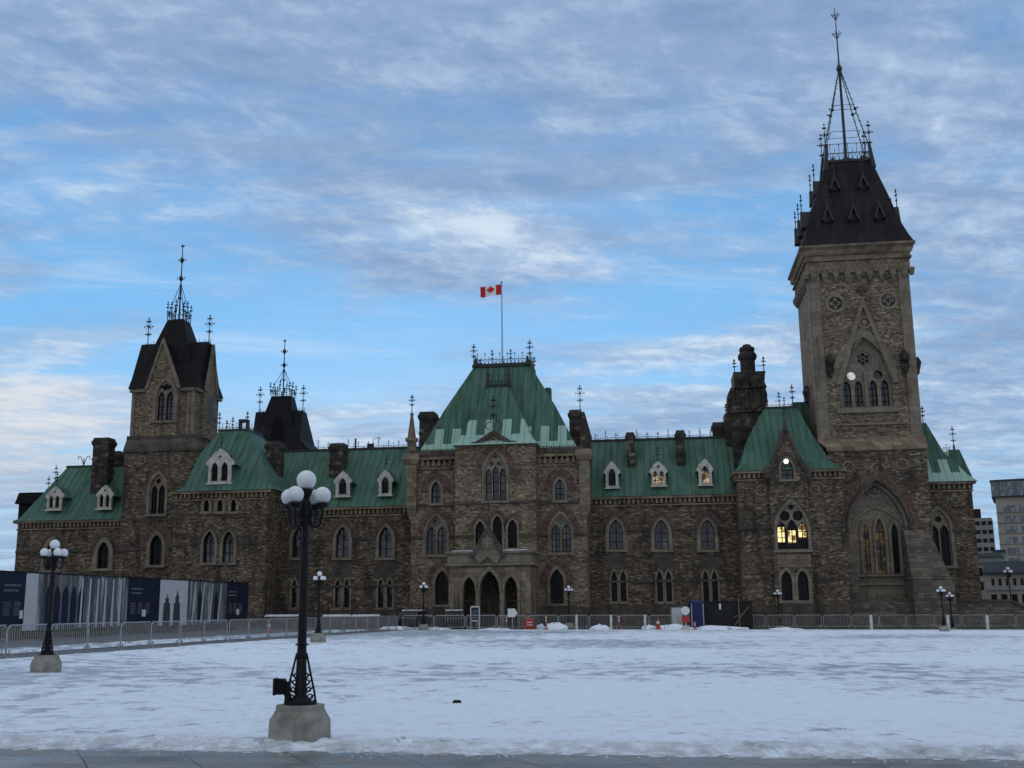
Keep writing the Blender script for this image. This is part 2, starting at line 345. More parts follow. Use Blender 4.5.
def snowm():
    m, t, p = mat('snow', .75, 0, .3); o = t.obj(); x, y, z = t.xyz(o)
    n1 = t.noise(t.vec(t.m('MULTIPLY', x, 1.15), t.m('MULTIPLY', y, .95), 0.0), 1.0, 10, .74, .3)
    n2 = t.noise(t.vec(t.m('MULTIPLY', x, .055), t.m('MULTIPLY', y, .06), 4.0), 1.0, 5, .55)
    n3 = t.noise(o, 2.6, 8, .72)
    n4 = t.noise(o, 26, 5, .7)
    far = t.smooth(y, 18.0, 60.0)
    left = t.smooth(x, 10.0, -8.0)
    thr = t.m('ADD', n1, t.m('MULTIPLY', t.m('SUBTRACT', n2, .5), .6))
    thr = t.m('ADD', thr, t.m('MULTIPLY', t.m('MULTIPLY', far, t.m('ADD', .35, t.m('MULTIPLY', left, .65))), .10))
    thr = t.m('SUBTRACT', thr, t.m('MULTIPLY', t.smooth(y, 24.0, 14.0), .05))
    ice = t.smooth(thr, .555, .605)
    n5 = t.noise(t.vec(t.m('MULTIPLY', x, 2.6), t.m('MULTIPLY', y, 2.0), 7.0), 1.0, 9, .78, .2)
    dirt = t.smooth(t.m('ADD', n5, t.m('MULTIPLY', t.m('SUBTRACT', n2, .5), .5)), .50, .66)
    c = t.mix(t.m('MULTIPLY', ice, .82), (.80, .865, .95), (.30, .35, .42))
    c = t.mix(t.m('MULTIPLY', dirt, .52), c, (.45, .48, .52))
    edge = t.m('MULTIPLY', t.smooth(t.m('ADD', y, t.m('MULTIPLY', x, .07)), 14.7, 13.3), t.smooth(n3, .34, .60))
    c = t.mix(t.m('MULTIPLY', edge, .68), c, (.33, .32, .30))
    c = t.mix(t.m('MULTIPLY', t.smooth(n4, .58, .74), .38), c, (.34, .34, .33))
    vo = t.new('ShaderNodeTexVoronoi', feature='SMOOTH_F1'); t.l.new(t.vec(t.m('MULTIPLY', x, 1.6), t.m('MULTIPLY', y, 1.6), 0.0), vo.inputs['Vector']); vo.inputs['Scale'].default_value = 1.5
    dent = t.m('MULTIPLY', t.m('SUBTRACT', 1.0, t.smooth(vo.outputs['Distance'], .05, .22)), t.smooth(n2, .42, .58))
    c = t.mix(t.m('MULTIPLY', dent, .28), c, (.45, .50, .57))
    t.l.new(c, p.inputs['Base Color'])
    t.l.new(t.mix(ice, (.8, .8, .8), (.38, .38, .38)), p.inputs['Roughness'])
    bump(t, p, t.m('SUBTRACT', t.m('ADD', t.m('MULTIPLY', n3, .8), t.m('ADD', t.m('MULTIPLY', n4, .30), n1)), t.m('MULTIPLY', dent, .9)), .9, .06)
    return m
M_snow = snowm()
def pavem():
    m, t, p = mat('granite_pavers', .6, 0, .4); o = t.obj(); x, y, z = t.xyz(o)
    a = rad(17)
    xr = t.m('ADD', t.m('MULTIPLY', x, math.cos(a)), t.m('MULTIPLY', y, -math.sin(a)*0+.45)); yr = y
    ri = t.m('FLOOR', t.m('DIVIDE', yr, .62)); cc = t.m('DIVIDE', xr, 1.15); ci = t.m('FLOOR', cc)
    h = t.white(t.vec(ci, ri, 0.0)); fr = t.m('FRACT', t.m('DIVIDE', yr, .62)); fc = t.m('FRACT', cc)
    j = t.m('MINIMUM', t.m('MULTIPLY', t.m('MINIMUM', fr, t.m('SUBTRACT', 1.0, fr)), .62), t.m('MULTIPLY', t.m('MINIMUM', fc, t.m('SUBTRACT', 1.0, fc)), 1.15))
    js = t.smooth(j, .005, .014); n = t.noise(o, 1.4, 6, .65); n2 = t.noise(o, 60, 3, .6)
    c = t.mix(h, (.17, .17, .165), (.28, .275, .26)); c = t.mix(t.smooth(n, .35, .7), t.mix(1.0, c, (.6, .6, .62), 'MULTIPLY'), c)
    c = t.mix(t.m('MULTIPLY', t.smooth(n2, .4, .7), .25), c, (.28, .28, .27)); c = t.mix(js, (.035, .035, .035), c)
    t.l.new(c, p.inputs['Base Color']); t.l.new(t.mix(t.smooth(n, .4, .65), (.28, .28, .28), (.75, .75, .75)), p.inputs['Roughness'])
    bump(t, p, t.m('ADD', js, t.m('MULTIPLY', n2, .2)), .4, .01); return m
M_pave = pavem()
def asph():
    m, t, p = mat('wet_asphalt', .7, 0, .4); o = t.obj(); n = t.noise(o, .35, 6, .62); n2 = t.noise(o, 45, 3, .7)
    c = t.mix(t.smooth(n, .3, .7), (.050, .052, .056), (.115, .12, .125)); c = t.mix(t.m('MULTIPLY', n2, .3), c, (.12, .12, .12))
    t.l.new(c, p.inputs['Base Color']); t.l.new(t.mix(t.smooth(n, .4, .6), (.35, .35, .35), (.85, .85, .85)), p.inputs['Roughness']); bump(t, p, n2, .3, .01); return m
M_asph = asph()
# ================================================================== GROUND
def sheet(name, xs, ys, zf, m, label=None):
    vs_ = [(x, y, zf(x, y)) for y in ys for x in xs]; n = len(xs)
    fs = [(j*n+i, j*n+i+1, (j+1)*n+i+1, (j+1)*n+i) for j in range(len(ys)-1) for i in range(n-1)]
    b = MB(); b.add(vs_, fs); return b
xs = [-2500, -600, -70, -35, 0, 35, 70, 600, 2500]
ys = [-300, 0, 60, 200, 800, 5000]
tag(sheet('ground', xs, ys, lambda x, y: gz(x)-.01, None).build('ground', M_asph), kind='structure')
tag(sheet('paving', [-40, 0, 40], [-20, 14.2], lambda x, y: gz(x)+.006, None).build('paving', M_pave), kind='structure')
# left boundary of the lawn follows the barrier row
BL0, BL1 = gnd(0, 660.5), gnd(402, 631.0)
def left_edge(y):
    k = (y-BL0.y)/(BL1.y-BL0.y); return BL0.x+(BL1.x-BL0.x)*max(k, -.75)+.1
FAR = 87.0
ysn = []; y = 12.6
while y < FAR:
    ysn.append(y); y += .03 if y < 15 else .03*(y/15)**2.2
ysn.append(FAR)
NXS = 420
def snow_z(x, y):
    edge = 13.0-.070*x+.10*noise.noise(Vector((x*.8, 0, 0)))+.09*noise.noise(Vector((x*3.1, 0, 5)))+.04*noise.noise(Vector((x*11, 0, 2)))-.012*x
    d = y-edge
    rise = max(0, min(1, d/.45)); wide = max(0, min(1, (d-.35)/.5)); rise = rise*rise*(3-2*rise)
    clod = noise.fractal(Vector((x*6, y*6, 0)), .8, 2.1, 5)*.040*max(0, 1-abs(d-.75)/.85)
    bank = .045*math.exp(-((d-.85)/.28)**2)*(.6+.8*noise.noise(Vector((x*1.3, 3, 0))))
    und = .020*noise.noise(Vector((x*.25, y*.25, 0)))+.013*noise.noise(Vector((x*1.1, y*1.1, 3)))+.006*noise.noise(Vector((x*4.3, y*4.3, 8)))
    far = max(0, 1-abs(y-FAR)/2.0)*-.03
    return gz(x)+(-.03 if d < 0 else 0)+rise*.014+wide*.035+(clod+bank+und*min(1, max(0, d))) * (1 if d > 0 else 0)+far
b = MB(); vs_ = []
for y in ysn:
    x0 = max(left_edge(y), -.75*y-6) if y > 20 else -.75*y-6
    x0 = max(x0, left_edge(y)) if y > 22 else x0
    x1 = .62*y+8
    for i in range(NXS): 
        x = x0+(x1-x0)*i/(NXS-1); vs_.append((x, y, snow_z(x, y)))
fs = [(j*NXS+i, j*NXS+i+1, (j+1)*NXS+i+1, (j+1)*NXS+i) for j in range(len(ysn)-1) for i in range(NXS-1)]
b.add(vs_, fs); tag(b.build('snow_cover', M_snow, smooth=True), kind='structure')
# crumbs of ice and frozen slush broken off the bank onto the paving
b = MB(); rnd = random.Random(11)
for i in range(220):
    x = rnd.uniform(-9, 10); d = -abs(rnd.gauss(0, .16))+.12; y = 13.0-.070*x+d; r = rnd.uniform(.004, .014)*(1.4 if d > 0 else 1); z = gz(x)+(.008 if d < 0 else .03)
    b.rects((x-r, x+r*rnd.uniform(.6, 1.2), y-r, y+r, z), (x-r*.9, x+r*.7, y-r*.8, y+r*.9, z+r*.7), (x-r*.3, x+r*.3, y-r*.4, y+r*.3, z+r*1.1))
tag(b.build('ice_crumbs', M_snow), kind='stuff')
HB0, HB1 = Vector((*atY(0, 600, 60)[:1], 60, 0)), Vector((*atY(248, 600, 92)[:1], 92, 0))
b = MB()
for off, wd in ((2.6, .5), (4.4, .25)):
    n = 80; vs_ = []
    for i in range(n+1):
        k = -.3+1.3*i/n; p = BL0.lerp(BL1, k); q = Vector((-1, .15, 0))
        w1 = wd*(.7+.8*noise.noise(Vector((i*.4, off, 0))))
        for s_ in (0, .35, .65, 1): 
            pp = p+q*(off+w1*s_*2); vs_.append((pp.x, pp.y, gz(pp.x)+(.0 if s_ in (0, 1) else .10+.05*noise.noise(Vector((i*.9, off, s_))))))
    b.add(vs_, [(i*4+j, i*4+j+1, i*4+j+5, i*4+j+4) for i in range(n) for j in range(3)])
tag(b.build('snow_bank', M_snow, smooth=True), kind='structure')
# ================================================================== THE BUILDING
ROOT = empty('government_building', ORG, -YAW)
tag(ROOT, 'long gothic revival stone building with green copper roofs and tall dark-roofed corner tower', 'building')
class Wall:
    def __init__(s, v): s.v = v; s.h = []
    def u(s, px, py): return ux(px, py, s.v)
    def z(s, px, py): return zz(px, py, s.v)
    def build(s, outline, depth, m, name='wall'):
        b = MB(); b.plate(outline, s.v, s.v+depth, s.h, True, .5); return b.build(name, m, ROOT)
def band(b, outer, inner, y0, y1):
    b.plate(outer, y0, y1, [inner])
def window(wl, cx, w_, z0, z1, n=1, sur=.22, hood=True, red=False, glass=None, rise=.95, bars=3, frame_w=.07, circles=None, hoodt=.14, redt=.55, lightw=None, sill=True, name='window', tf=None, hole=True, light_top=None):
    """one gothic window: dressed surround, hood mould, tracery, glazing bars and glass"""
    zs = z1-w_*rise; v = wl.v
    if hole: wl.h.append(arch(cx, z0, w_, zs, z1))
    b = MB(tf)
    o = arch(cx, z0-.001, w_+2*sur, zs, z1+sur*1.25); i = arch(cx, z0, w_-.02, zs, z1-.01)
    o[0] = (o[0][0], z0-.02); o[1] = (o[1][0], z0-.02)
    b.plate(o, v-.07, v+.06, [[(x, z+.012 if k < 2 else z) for k, (x, z) in enumerate(i)]])
    if sill: b.box(cx-w_/2-sur-.08, cx+w_/2+sur+.08, v-.20, v+.05, z0-.24, z0-.03)
    lights = []; y = v+.14
    H = z1-z0
    if n == 1: lights = [(cx, w_, z0, zs, z1)]
    else:
        lw = lightw or (w_*(.40 if n == 2 else .27)); gap = (w_-n*lw)/(n+1)
        fr = MB(tf); hl = []
        for k in range(n):
            c = cx-w_/2+gap*(k+1)+lw*(k+.5)
            top = (light_top if light_top else z0+H*(.72 if n == 2 else .66)) + (H*.05 if (n == 3 and k == 1) else 0)
            hl.append(arch(c, z0+.04, lw, top-lw*1.0, top)); lights.append((c, lw, z0+.04, top-lw*1.0, top))
        cs = circles if circles is not None else ([(0, .82, w_*.15)] if n == 2 else [(-.17*w_, .76, w_*.11), (.17*w_, .76, w_*.11), (0, .90, w_*.075)])
        for (dx_, fz, r) in cs:
            hl.append(circ(cx+dx_, z0+H*fz, r))
        fr.plate(arch(cx, z0+.002, w_-.004, zs, z1-.004), y, y+.16, hl)
    ww = b.build(name, M_trim, ROOT)
    if n > 1: fr.build('tracery', M_trim, ww)
    if hood:
        hb = MB(tf); oo = arch(cx, zs-.05, w_+2*(sur+hoodt), zs, z1+(sur+hoodt)*1.25); ii = arch(cx, zs-.049, w_+2*sur+.01, zs, z1+sur*1.25+.005)
        # open below: build as strip
        oo = oo[1:]+[oo[0]]; ii = ii[1:]+[ii[0]]
        strip(hb, oo, ii, v-.17, v+.04); hb.build('hood_mould', M_hood, ww)
    if red:
        rb = MB(tf); q = sur+(hoodt if hood else 0)+.005
        oo = arch(cx, zs-.2, w_+2*(q+redt), zs, z1+(q+redt)*1.15); ii = arch(cx, zs-.2, w_+2*q, zs, z1+q*1.25)
        oo = oo[1:]+[oo[0]]; ii = ii[1:]+[ii[0]]
        strip(rb, oo, ii, v-.022, v+.05); rb.build('relieving_arch', M_red, ww)
    g = MB(tf)
    g.add([(cx-w_/2-.1, v+.40, z0-.1), (cx+w_/2+.1, v+.40, z0-.1), (cx+w_/2+.1, v+.40, z1+.1), (cx-w_/2-.1, v+.40, z1+.1)], [(0, 1, 2, 3)])
    g.build('pane', glass or M_glass, ww)
    f = MB(tf); y = v+.32
    for (c, lw, a, zs_, zt) in lights:
        t_ = frame_w
        strip(f, [arch(c, a, lw, zs_, zt)[k] for k in order(arch(c, a, lw, zs_, zt))], [arch(c, a+t_, lw-2*t_, zs_, zt-t_*1.3)[k] for k in order(arch(c, a, lw, zs_, zt))], y, y+.05, True)
        if lw > .62: f.box(c-t_*.55, c+t_*.55, y-.006, y+.044, a+.02, zt-t_)
        hh = zs_-a
        for k in range(1, bars+1):
            zz_ = a+hh*k/bars; f.box(c-lw/2+.01, c+lw/2-.01, y-.012, y+.038, zz_-t_*.4, zz_+t_*.4)
        if lw > .9:
            f.tube((c, y+.02, zs_), (c-lw*.30, y+.02, zs_+(zt-zs_)*.55), t_*.4, 4); f.tube((c, y+.02, zs_), (c+lw*.30, y+.02, zs_+(zt-zs_)*.55), t_*.4, 4)
    f.build('frame', M_black, ww)
    return ww
def order(l): return list(range(len(l)))
def strip(b, oo, ii, y0, y1, closed=False):
    n = len(oo); vs_ = [(p[0], y0, p[1]) for p in oo]+[(p[0], y0, p[1]) for p in ii]+[(p[0], y1, p[1]) for p in oo]+[(p[0], y1, p[1]) for p in ii]
    fs = []
    for i in range(n if closed else n-1):
        j = (i+1) % n
        fs += [(i, j, n+j, n+i), (2*n+i, 3*n+i, 3*n+j, 2*n+j), (i, 2*n+i, 2*n+j, j), (n+i, n+j, 3*n+j, 3*n+i)]
    if not closed: fs += [(0, n, 3*n, 2*n), (n-1, 3*n-1, 4*n-1, 2*n-1)]
    b.add(vs_, fs)
def pwin(wl, px, pw, pt, pb, **k):
    """window by picture measurements on its own wall plane"""
    pm = (pt+pb)/2
    cx = wl.u(px, pm); w_ = wl.u(px+pw/2, pm)-wl.u(px-pw/2, pm)
    return window(wl, cx, w_, wl.z(px, pb), wl.z(px, pt), **k)
def course(b, wl, x0, x1, z, h=.22, p=.09): b.box(x0-.04, x1+.04, wl.v-p, wl.v+.1, z-h/2, z+h/2)
def cornice(x0, x1, y0, y1, z, m=None, h=.75, dent=.42, name='cornice', ends=True):
    """moulded eaves with a row of small arched corbels"""
    b = MB(); e = .12
    b.box(x0-.34, x1+.34, y0-.36, y1, z-h*.28, z+.02)
    b.box(x0-.12, x1+.12, y0-.14, y1-.05, z-h-.12, z-h-.002)
    n = max(2, int((x1-x0)/dent))
    for i in range(n):
        c = x0+(x1-x0)*(i+.5)/n; b.box(c-dent*.22, c+dent*.22, y0-.22, y0+.05, z-h*.86, z-h*.28-.002)
    b2 = int((y1-y0)/dent)
    for i in range(b2):
        c = y0+.4+(y1-y0-.5)*(i)/max(1, b2)
        b.box(x1-.05, x1+.20, c-dent*.22, c+dent*.22, z-h*.86, z-h*.28-.002); b.box(x0-.20, x0+.05, c-dent*.22, c+dent*.22, z-h*.86, z-h*.28-.002)
    return b.build(name, m or M_dress, ROOT)
def plinth(x0, x1, y0, z1, y1=None):
    b = MB(); b.box(x0, x1, y0, y0+.4 if y1 is None else y1, ZB, z1); return b.build('plinth', M_hood, ROOT)
def fin(b, x, y, z, h, r=.035, k=1.0):
    """iron finial: staff, cross leaves and knops"""
    b.tube((x, y, z), (x, y, z+h), r*1.2, 5, r*.6)
    for f_, s_ in ((.45, .16), (.72, .26), (.9, .12)):
        q = s_*k*min(1.4, h*.55); c = z+h*f_
        b.tube((x-q, y, c), (x+q, y, c), r*.8, 4); b.tube((x, y-q, c), (x, y+q, c), r*.8, 4)
        b.tube((x-q*.6, y, c-q*.6), (x+q*.6, y, c+q*.6), r*.6, 4); b.tube((x-q*.6, y, c+q*.6), (x+q*.6, y, c-q*.6), r*.6, 4)
        for sg in (-1, 1): b.ball(x+sg*q, y, c, r*1.7, 5, 4)
        b.ball(x, y, c, r*2.2, 5, 4)
    b.ball(x, y, z+h, r*2, 5, 4)
def cresting(x0, x1, y0, z, h=.55, step=.5, b=None, horizontal=True, y1=None, r=.022):
    b = b or MB()
    if y1 is None: y1 = y0
    L = math.hypot(x1-x0, y1-y0); n = max(2, int(L/step))
    P = lambda k: (x0+(x1-x0)*k, y0+(y1-y0)*k)
    for zz_ in (z+.06, z+h*.45): b.tube((*P(0), zz_), (*P(1), zz_), r, 4)
    for i in range(n+1):
        a = P(i/n); b.tube((a[0], a[1], z), (a[0], a[1], z+h*(1.0 if i % 2 else .75)), r, 4)
        if i % 2: b.ball(a[0], a[1], z+h, r*2.6, 4, 4)
        if i < n:
            c = P((i+.5)/n); b.tube((a[0], a[1], z+.08), (c[0], c[1], z+h*.45), r*.8, 4); c2 = P((i+1)/n); b.tube((c[0], c[1], z+h*.45), (c2[0], c2[1], z+.08), r*.8, 4)
    return b
def chimney(px0, px1, pt, pb, v, depth=1.5, m=None, cap=True, pot=True):
    pm = (pt+pb)/2; x0, x1 = ux(px0, pm, v), ux(px1, pm, v); z1, z0 = zz((px0+px1)/2, pt, v), zz((px0+px1)/2, pb, v)-1.5
    g = .12; b = MB(); H = z1-z0
    b.box(x0+g, x1-g, v, v+depth, z0, z1-.9)
    b.box(x0+g-.06, x1-g+.06, v-.06, v+depth+.06, z1-2.3, z1-2.1)
    b.rects((x0+g, x1-g, v, v+depth, z1-.9), (x0-.02, x1+.02, v-.14, v+depth+.14, z1-.62), (x0-.02, x1+.02, v-.14, v+depth+.14, z1-.35), (x0+.06, x1-.06, v-.06, v+depth+.06, z1-.34), (x0+.14, x1-.14, v+.05, v+depth-.05, z1))
    for s_ in (0.3, .7):
        c = x0+(x1-x0)*s_; b.box(c-.05, c+.05, v-.06, v+.02, z0, z1-2.3)
    return b.build('chimney', m or M_soot, ROOT)
def dormer(px, pw, pt, pb, v, n=1, glass=None, gothic=True, length=3.4, roof=None):
    pm = (pt+pb)/2; cx = ux(px, pm, v); hw = (ux(px+pw/2, pm, v)-ux(px-pw/2, pm, v))/2; z0, z1 = zz(px, pb, v), zz(px, pt, v)
    H = z1-z0; ze = z0+H*.52; s_ = hw*.80; b = MB()
    out_ = [(cx-s_, z0), (cx+s_, z0), (cx+s_, ze-.1), (cx+hw, ze+.02), (cx+hw, ze+.22), (cx+hw*.45, z0+H*.86), (cx, z1), (cx-hw*.45, z0+H*.86), (cx-hw, ze+.22), (cx-hw, ze+.02), (cx-s_, ze-.1)]
    lw = s_*1.15 if n == 1 else s_*.62
    cs = [cx] if n == 1 else [cx-s_*.44, cx+s_*.44]
    top = z0+H*(.72 if n == 1 else .60)
    holes = [arch(c, z0+.14, lw, top-lw*.9, top) for c in cs]
    if n == 2: holes.append(quat(cx, z0+H*.76, .17))
    b.plate(out_, v-.12, v+.16, holes)
    for c in cs:
        a1 = arch(c, z0+.14, lw+.16, top-lw*.9, top+.12); a1[0] = (a1[0][0], z0+.13); a1[1] = (a1[1][0], z0+.13)
        b.plate(a1, v-.17, v-.10, [[(x, z+(.02 if k < 2 else 0)) for k, (x, z) in enumerate(arch(c, z0+.14, lw-.01, top-lw*.9, top-.01))]])
    b.box(cx-hw*.95, cx+hw*.95, v-.25, v+.05, z0-.14, z0-.004)
    d = b.build('dormer', M_white, ROOT)
    g = MB(); g.add([(cx-s_+.05, v+.2, z0), (cx+s_-.05, v+.2, z0), (cx+s_-.05, v+.2, z0+H*.80), (cx-s_+.05, v+.2, z0+H*.80)], [(0, 1, 2, 3)]); g.build('pane', glass or M_glassd, d)
    f = MB()
    for c in cs:
        f.box(c-.03, c+.03, v+.11, v+.15, z0+.15, top-.05)
        for k in (.36, .68): f.box(c-lw/2, c+lw/2, v+.105, v+.145, z0+(top-z0)*k-.03, z0+(top-z0)*k+.03)
    f.build('frame', M_black, d)
    r = MB(); r.box(cx-s_+.04, cx+s_-.04, v+.21, v+length, z0-.4, ze)
    A = [(cx-hw-.10, ze), (cx+hw+.10, ze), (cx, z1+.06)]
    r.plate(A, v-.02 if not gothic else v+.17, v+length+1.2)
    r.build('dormer_roof', roof or M_cu, d)
    k = MB(); fin(k, cx, v+.15, z1, 1.35, .03, .8); k.build('finial', M_iron, d)
    return d
def roundel(wl, px, py, rp, red=False):
    cx, cz = wl.u(px, py), wl.z(px, py); r = rp*(wl.u(px+1, py)-wl.u(px, py)); b = MB(); v = wl.v
    b.plate(circ(cx, cz, r, 22), v-.09, v+.05, [circ(cx, cz, r*.70, 22)]); b.plate(quat(cx, cz, r*.60), v-.055, v+.05, [quat(cx, cz, r*.36)])
    o = b.build('roundel', M_trim, ROOT)
    k = MB(); k.plate(circ(cx, cz, r*.71, 22), v-.02, v+.05); k.build('roundel_field', M_soot, o)
    if red:
        k = MB(); k.plate(circ(cx, cz, r*1.5, 22), v-.025, v+.03, [circ(cx, cz, r*1.01, 22)]); k.build('relieving_ring', M_red, o)
    return o
def bay_panel(b, wl, px, pw, pt, pb, p=.05):
    pm = (pt+pb)/2; x0, x1 = wl.u(px-pw/2, pm), wl.u(px+pw/2, pm); b.box(x0, x1, wl.v-p, wl.v+.05, wl.z(px, pb), wl.z(px, pt))
ZB = -1.5
# ---------- left-middle wing
WE = Wall(3.0); xa, xb = WE.u(262, 550), WE.u(411, 550); ze = WE.z(366, 507)
tr = MB()
for px in (299, 342.5, 385.5):
    pwin(WE, px, 13.2, 526.5, 557.6, n=1, sur=.30, bars=2, red=True, redt=.30, sill=True)
    bay_panel(tr, WE, px, 19, 562, 577, .03)
    for s_ in (-4.6, 4.4): pwin(WE, px+s_, 5.6, 579, 607.5, n=1, sur=.17, hood=False, bars=2, rise=1.6)
for pa, pb_ in ((xa, xb),):
    course(tr, WE, pa, pb_, WE.z(342, 586.5))
    plinth(pa-.05, pb_+.05, WE.v-.28, WE.z(342, 610)); 
# string at spring level interrupted by the windows
def broken(b, wl, xs_, z, half, x0, x1):
    e = [x0]+[q for c in xs_ for q in (c-half, c+half)]+[x1]
    for a, c in zip(e[0::2], e[1::2]):
        if c > a: b.box(a, c, wl.v-.12, wl.v+.05, z-.12, z+.12)
broken(tr, WE, [WE.u(p, 540) for p in (299, 342.5, 385.5)], WE.z(342, 539), 1.0, xa, xb)
for px in (321, 364): # flat buttress strips
    u = WE.u(px, 550)
tr.build('string_course', M_hood, ROOT)
WE.build([(xa, ZB), (xb, ZB), (xb, ze-.1), (xa, ze-.1)], 12, M_rubble)
cornice(xa, xb, WE.v, WE.v+12, ze)
rz, ry = zz(360, 449.5, 8.5), 8.5
b = MB(); b.rects((xa-.4, xb+.4, 2.55, 15.4, ze+.02), (xa-.4, xb+.4, 2.9, 15.0, ze+.25), (xa-.4, xb+.4, ry, ry+1.2, rz)); b.build('roof', M_cu, ROOT)
b = MB(); b.box(xa, xb, ry-.12, ry+1.3, rz-.06, rz+.16); b.build('ridge_roll', M_iron, ROOT)
b = cresting(xa, xb, ry, rz+.1, .5, 1.0)
for i in range(12): fin(b, xa+2.5+i*1.05, ry, rz, 1.1 if i % 3 == 1 else .8, .022, .6)
u = ux(353, 440, ry); b.tube((u, ry+1, rz), (u, ry+1, zz(353, 437, ry)), .1)
u = ux(369, 440, ry); b.box(u-.3, u+.3, ry+.4, ry+.9, rz, zz(369, 443, ry)); u = ux(373, 440, ry); b.path([(u, ry, rz), (u, ry, rz+1), (u+.7, ry, rz+1.2), (u+.8, ry, rz+.9)], .035, 4)
b.build('cresting', M_iron, ROOT)
chimney(328.2, 344.6, 443, 473, 5.6)
dormer(343, 17.5, 471, 496, 3.3); dormer(385.5, 16, 469.5, 495, 3.3)
# ---------- right-middle wing
WG = Wall(3.0); xc, xd = WG.u(586, 550), WG.u(742, 550); zg = WG.z(660, 496)
tr = MB()
for px in (616, 661.5, 707.5):
    pwin(WG, px, 14.2, 519.5, 549.5, n=1, sur=.32, bars=2, red=True, redt=.30)
    bay_panel(tr, WG, px+2, 20, 555, 569, .03)
    for s_ in (-1.6, 7.4): pwin(WG, px+s_, 5.8, 570.5, 601.5, n=1, sur=.17, hood=False, bars=2, rise=1.6, glass=M_glassd)
course(tr, WG, xc, xd, WG.z(660, 581)); plinth(xc-.05, xd+.05, WG.v-.28, WG.z(660, 605))
broken(tr, WG, [WG.u(p, 530) for p in (616, 661.5, 707.5)], WG.z(660, 529.5), 1.05, xc, xd)
tr.build('string_course', M_hood, ROOT)
WG.build([(xc, ZB), (xd, ZB), (xd, zg-.1), (xc, zg-.1)], 12, M_rubble)
cornice(xc, xd, WG.v, WG.v+12, zg)
rz2 = zz(660, 439.5, 8.5)
b = MB(); b.rects((xc-.4, xd+2, 2.55, 15.4, zg+.02), (xc-.4, xd+2, 2.9, 15, zg+.25), (xc-.4, xd+2, 8.5, 9.7, rz2)); b.build('roof', M_cu, ROOT)
b = MB(); b.box(xc, xd, 8.38, 9.8, rz2-.06, rz2+.16); b.build('ridge_roll', M_iron, ROOT)
b = cresting(xc, xd, 8.5, rz2+.1, .5, 1.0)
for i in range(14): fin(b, xc+.8+i*1.02, 8.5, rz2, 1.0 if i % 3 == 1 else .75, .022, .6)
b.build('cresting', M_iron, ROOT)
chimney(625.4, 635.6, 432, 463, 5.6, 1.2); chimney(675, 686.2, 430, 460, 5.6, 1.2)
dormer(612, 16, 461, 487.5, 3.3, glass=M_glassd); dormer(658.4, 18, 461, 485.5, 3.3, n=2, glass=M_litw); dormer(705, 16.5, 458.5, 484.5, 3.3, glass=M_litw)
# ---------- central pavilion
WC = Wall(0.0); xe, xf = WC.u(410.8, 550), WC.u(587.5, 550); zc_ = WC.z(500, 458)
pwin(WC, 436, 9.5, 481.5, 503, n=1, sur=.22, hood=False, red=True, redt=.75, bars=2); pwin(WC, 559.8, 9.5, 479, 500, n=1, sur=.22, hood=False, red=True, redt=.75, bars=2)
pwin(WC, 436.2, 22, 515.5, 554.5, n=2, sur=.20, hood=False, red=True, redt=.60, bars=3); pwin(WC, 560.8, 22, 513.5, 552.5, n=2, sur=.20, hood=False, red=True, redt=.60, bars=3)
pwin(WC, 442, 13.5, 570.5, 604.5, n=1, sur=.28, hood=False, red=True, redt=.60, glass=M_glassd); pwin(WC, 557, 13.5, 569, 603.5, n=1, sur=.28, hood=False, red=True, redt=.60, glass=M_glassd)
WC.build([(xe, ZB), (xf, ZB), (xf, zc_-.2), (xe, zc_-.2)], 14, M_light)
tr = MB()
for pz in (503.5,): course(tr, WC, xe, xf, WC.z(500, pz), .26, .14)
for (a, c) in ((xe, WC.u(423.5, 536)), (WC.u(449, 536), WC.u(548, 536)), (WC.u(573.5, 536), xf)): tr.box(a-.03, c+.03, -.12, .05, WC.z(500, 536)-.1, WC.z(500, 536)+.1)
plinth(xe-.1, xf+.1, -.35, WC.z(500, 608)); tr.build('string_course', M_hood, ROOT)
cornice(xe+.3, xf-.3, 0, 14, zc_+.25, h=1.0, dent=.5)
# iron gutter rail above the cornice
b = MB(); b.box(xe, xf, -.45, -.25, zc_+.3, zc_+.75)
for i in range(70):
    u = xe+(xf-xe)*i/69; b.box(u-.05, u+.05, -.50, -.22, zc_+.75, zc_+.92)
b.build('gutter', M_hood, ROOT)
# corner shafts
for a, c, nm in ((WC.u(407.2, 480), WC.u(417.2, 480), 0), (WC.u(579.5, 480), WC.u(589.8, 480), 1)):
    b = MB(); zt, zl = WC.z(500, 462), WC.z(500, 505)
    b.rects((a+.25, c-.25, .1, 1.0, zl-1.3), (a, c, -.35, 1.0, zl), (a, c, -.35, 1.0, zt))
    b.rects((a-.15, c+.15, -.5, 1.1, zt), (a-.3, c+.3, -.65, 1.2, zt+.35), (a-.3, c+.3, -.65, 1.2, zt+.8), (a-.05, c+.05, -.4, 1.0, zt+.95))
    b.build('corner_shaft', M_dress, ROOT)
# left pinnacle
cx = ux(411, 440, 0); zb_ = zc_+.6; b = MB(); z2 = zz(411, 437, 0)
b.lathe(cx, .3, [(.42, zb_), (.42, z2-.5), (.62, z2-.35), (.62, z2-.1), (.40, z2), (.12, zz(411, 415, 0)), (.22, zz(411, 414, 0)), (.06, zz(411, 412, 0))], 8, .4)
o = b.build('pinnacle', M_dress, ROOT); b = MB(); fin(b, cx, .3, zz(411, 412, 0), zz(411, 395, 0)-zz(411, 412, 0), .04, 1.1); b.build('finial', M_iron, o)
chimney(418, 435.2, 411.5, 449, 7, 2.2)
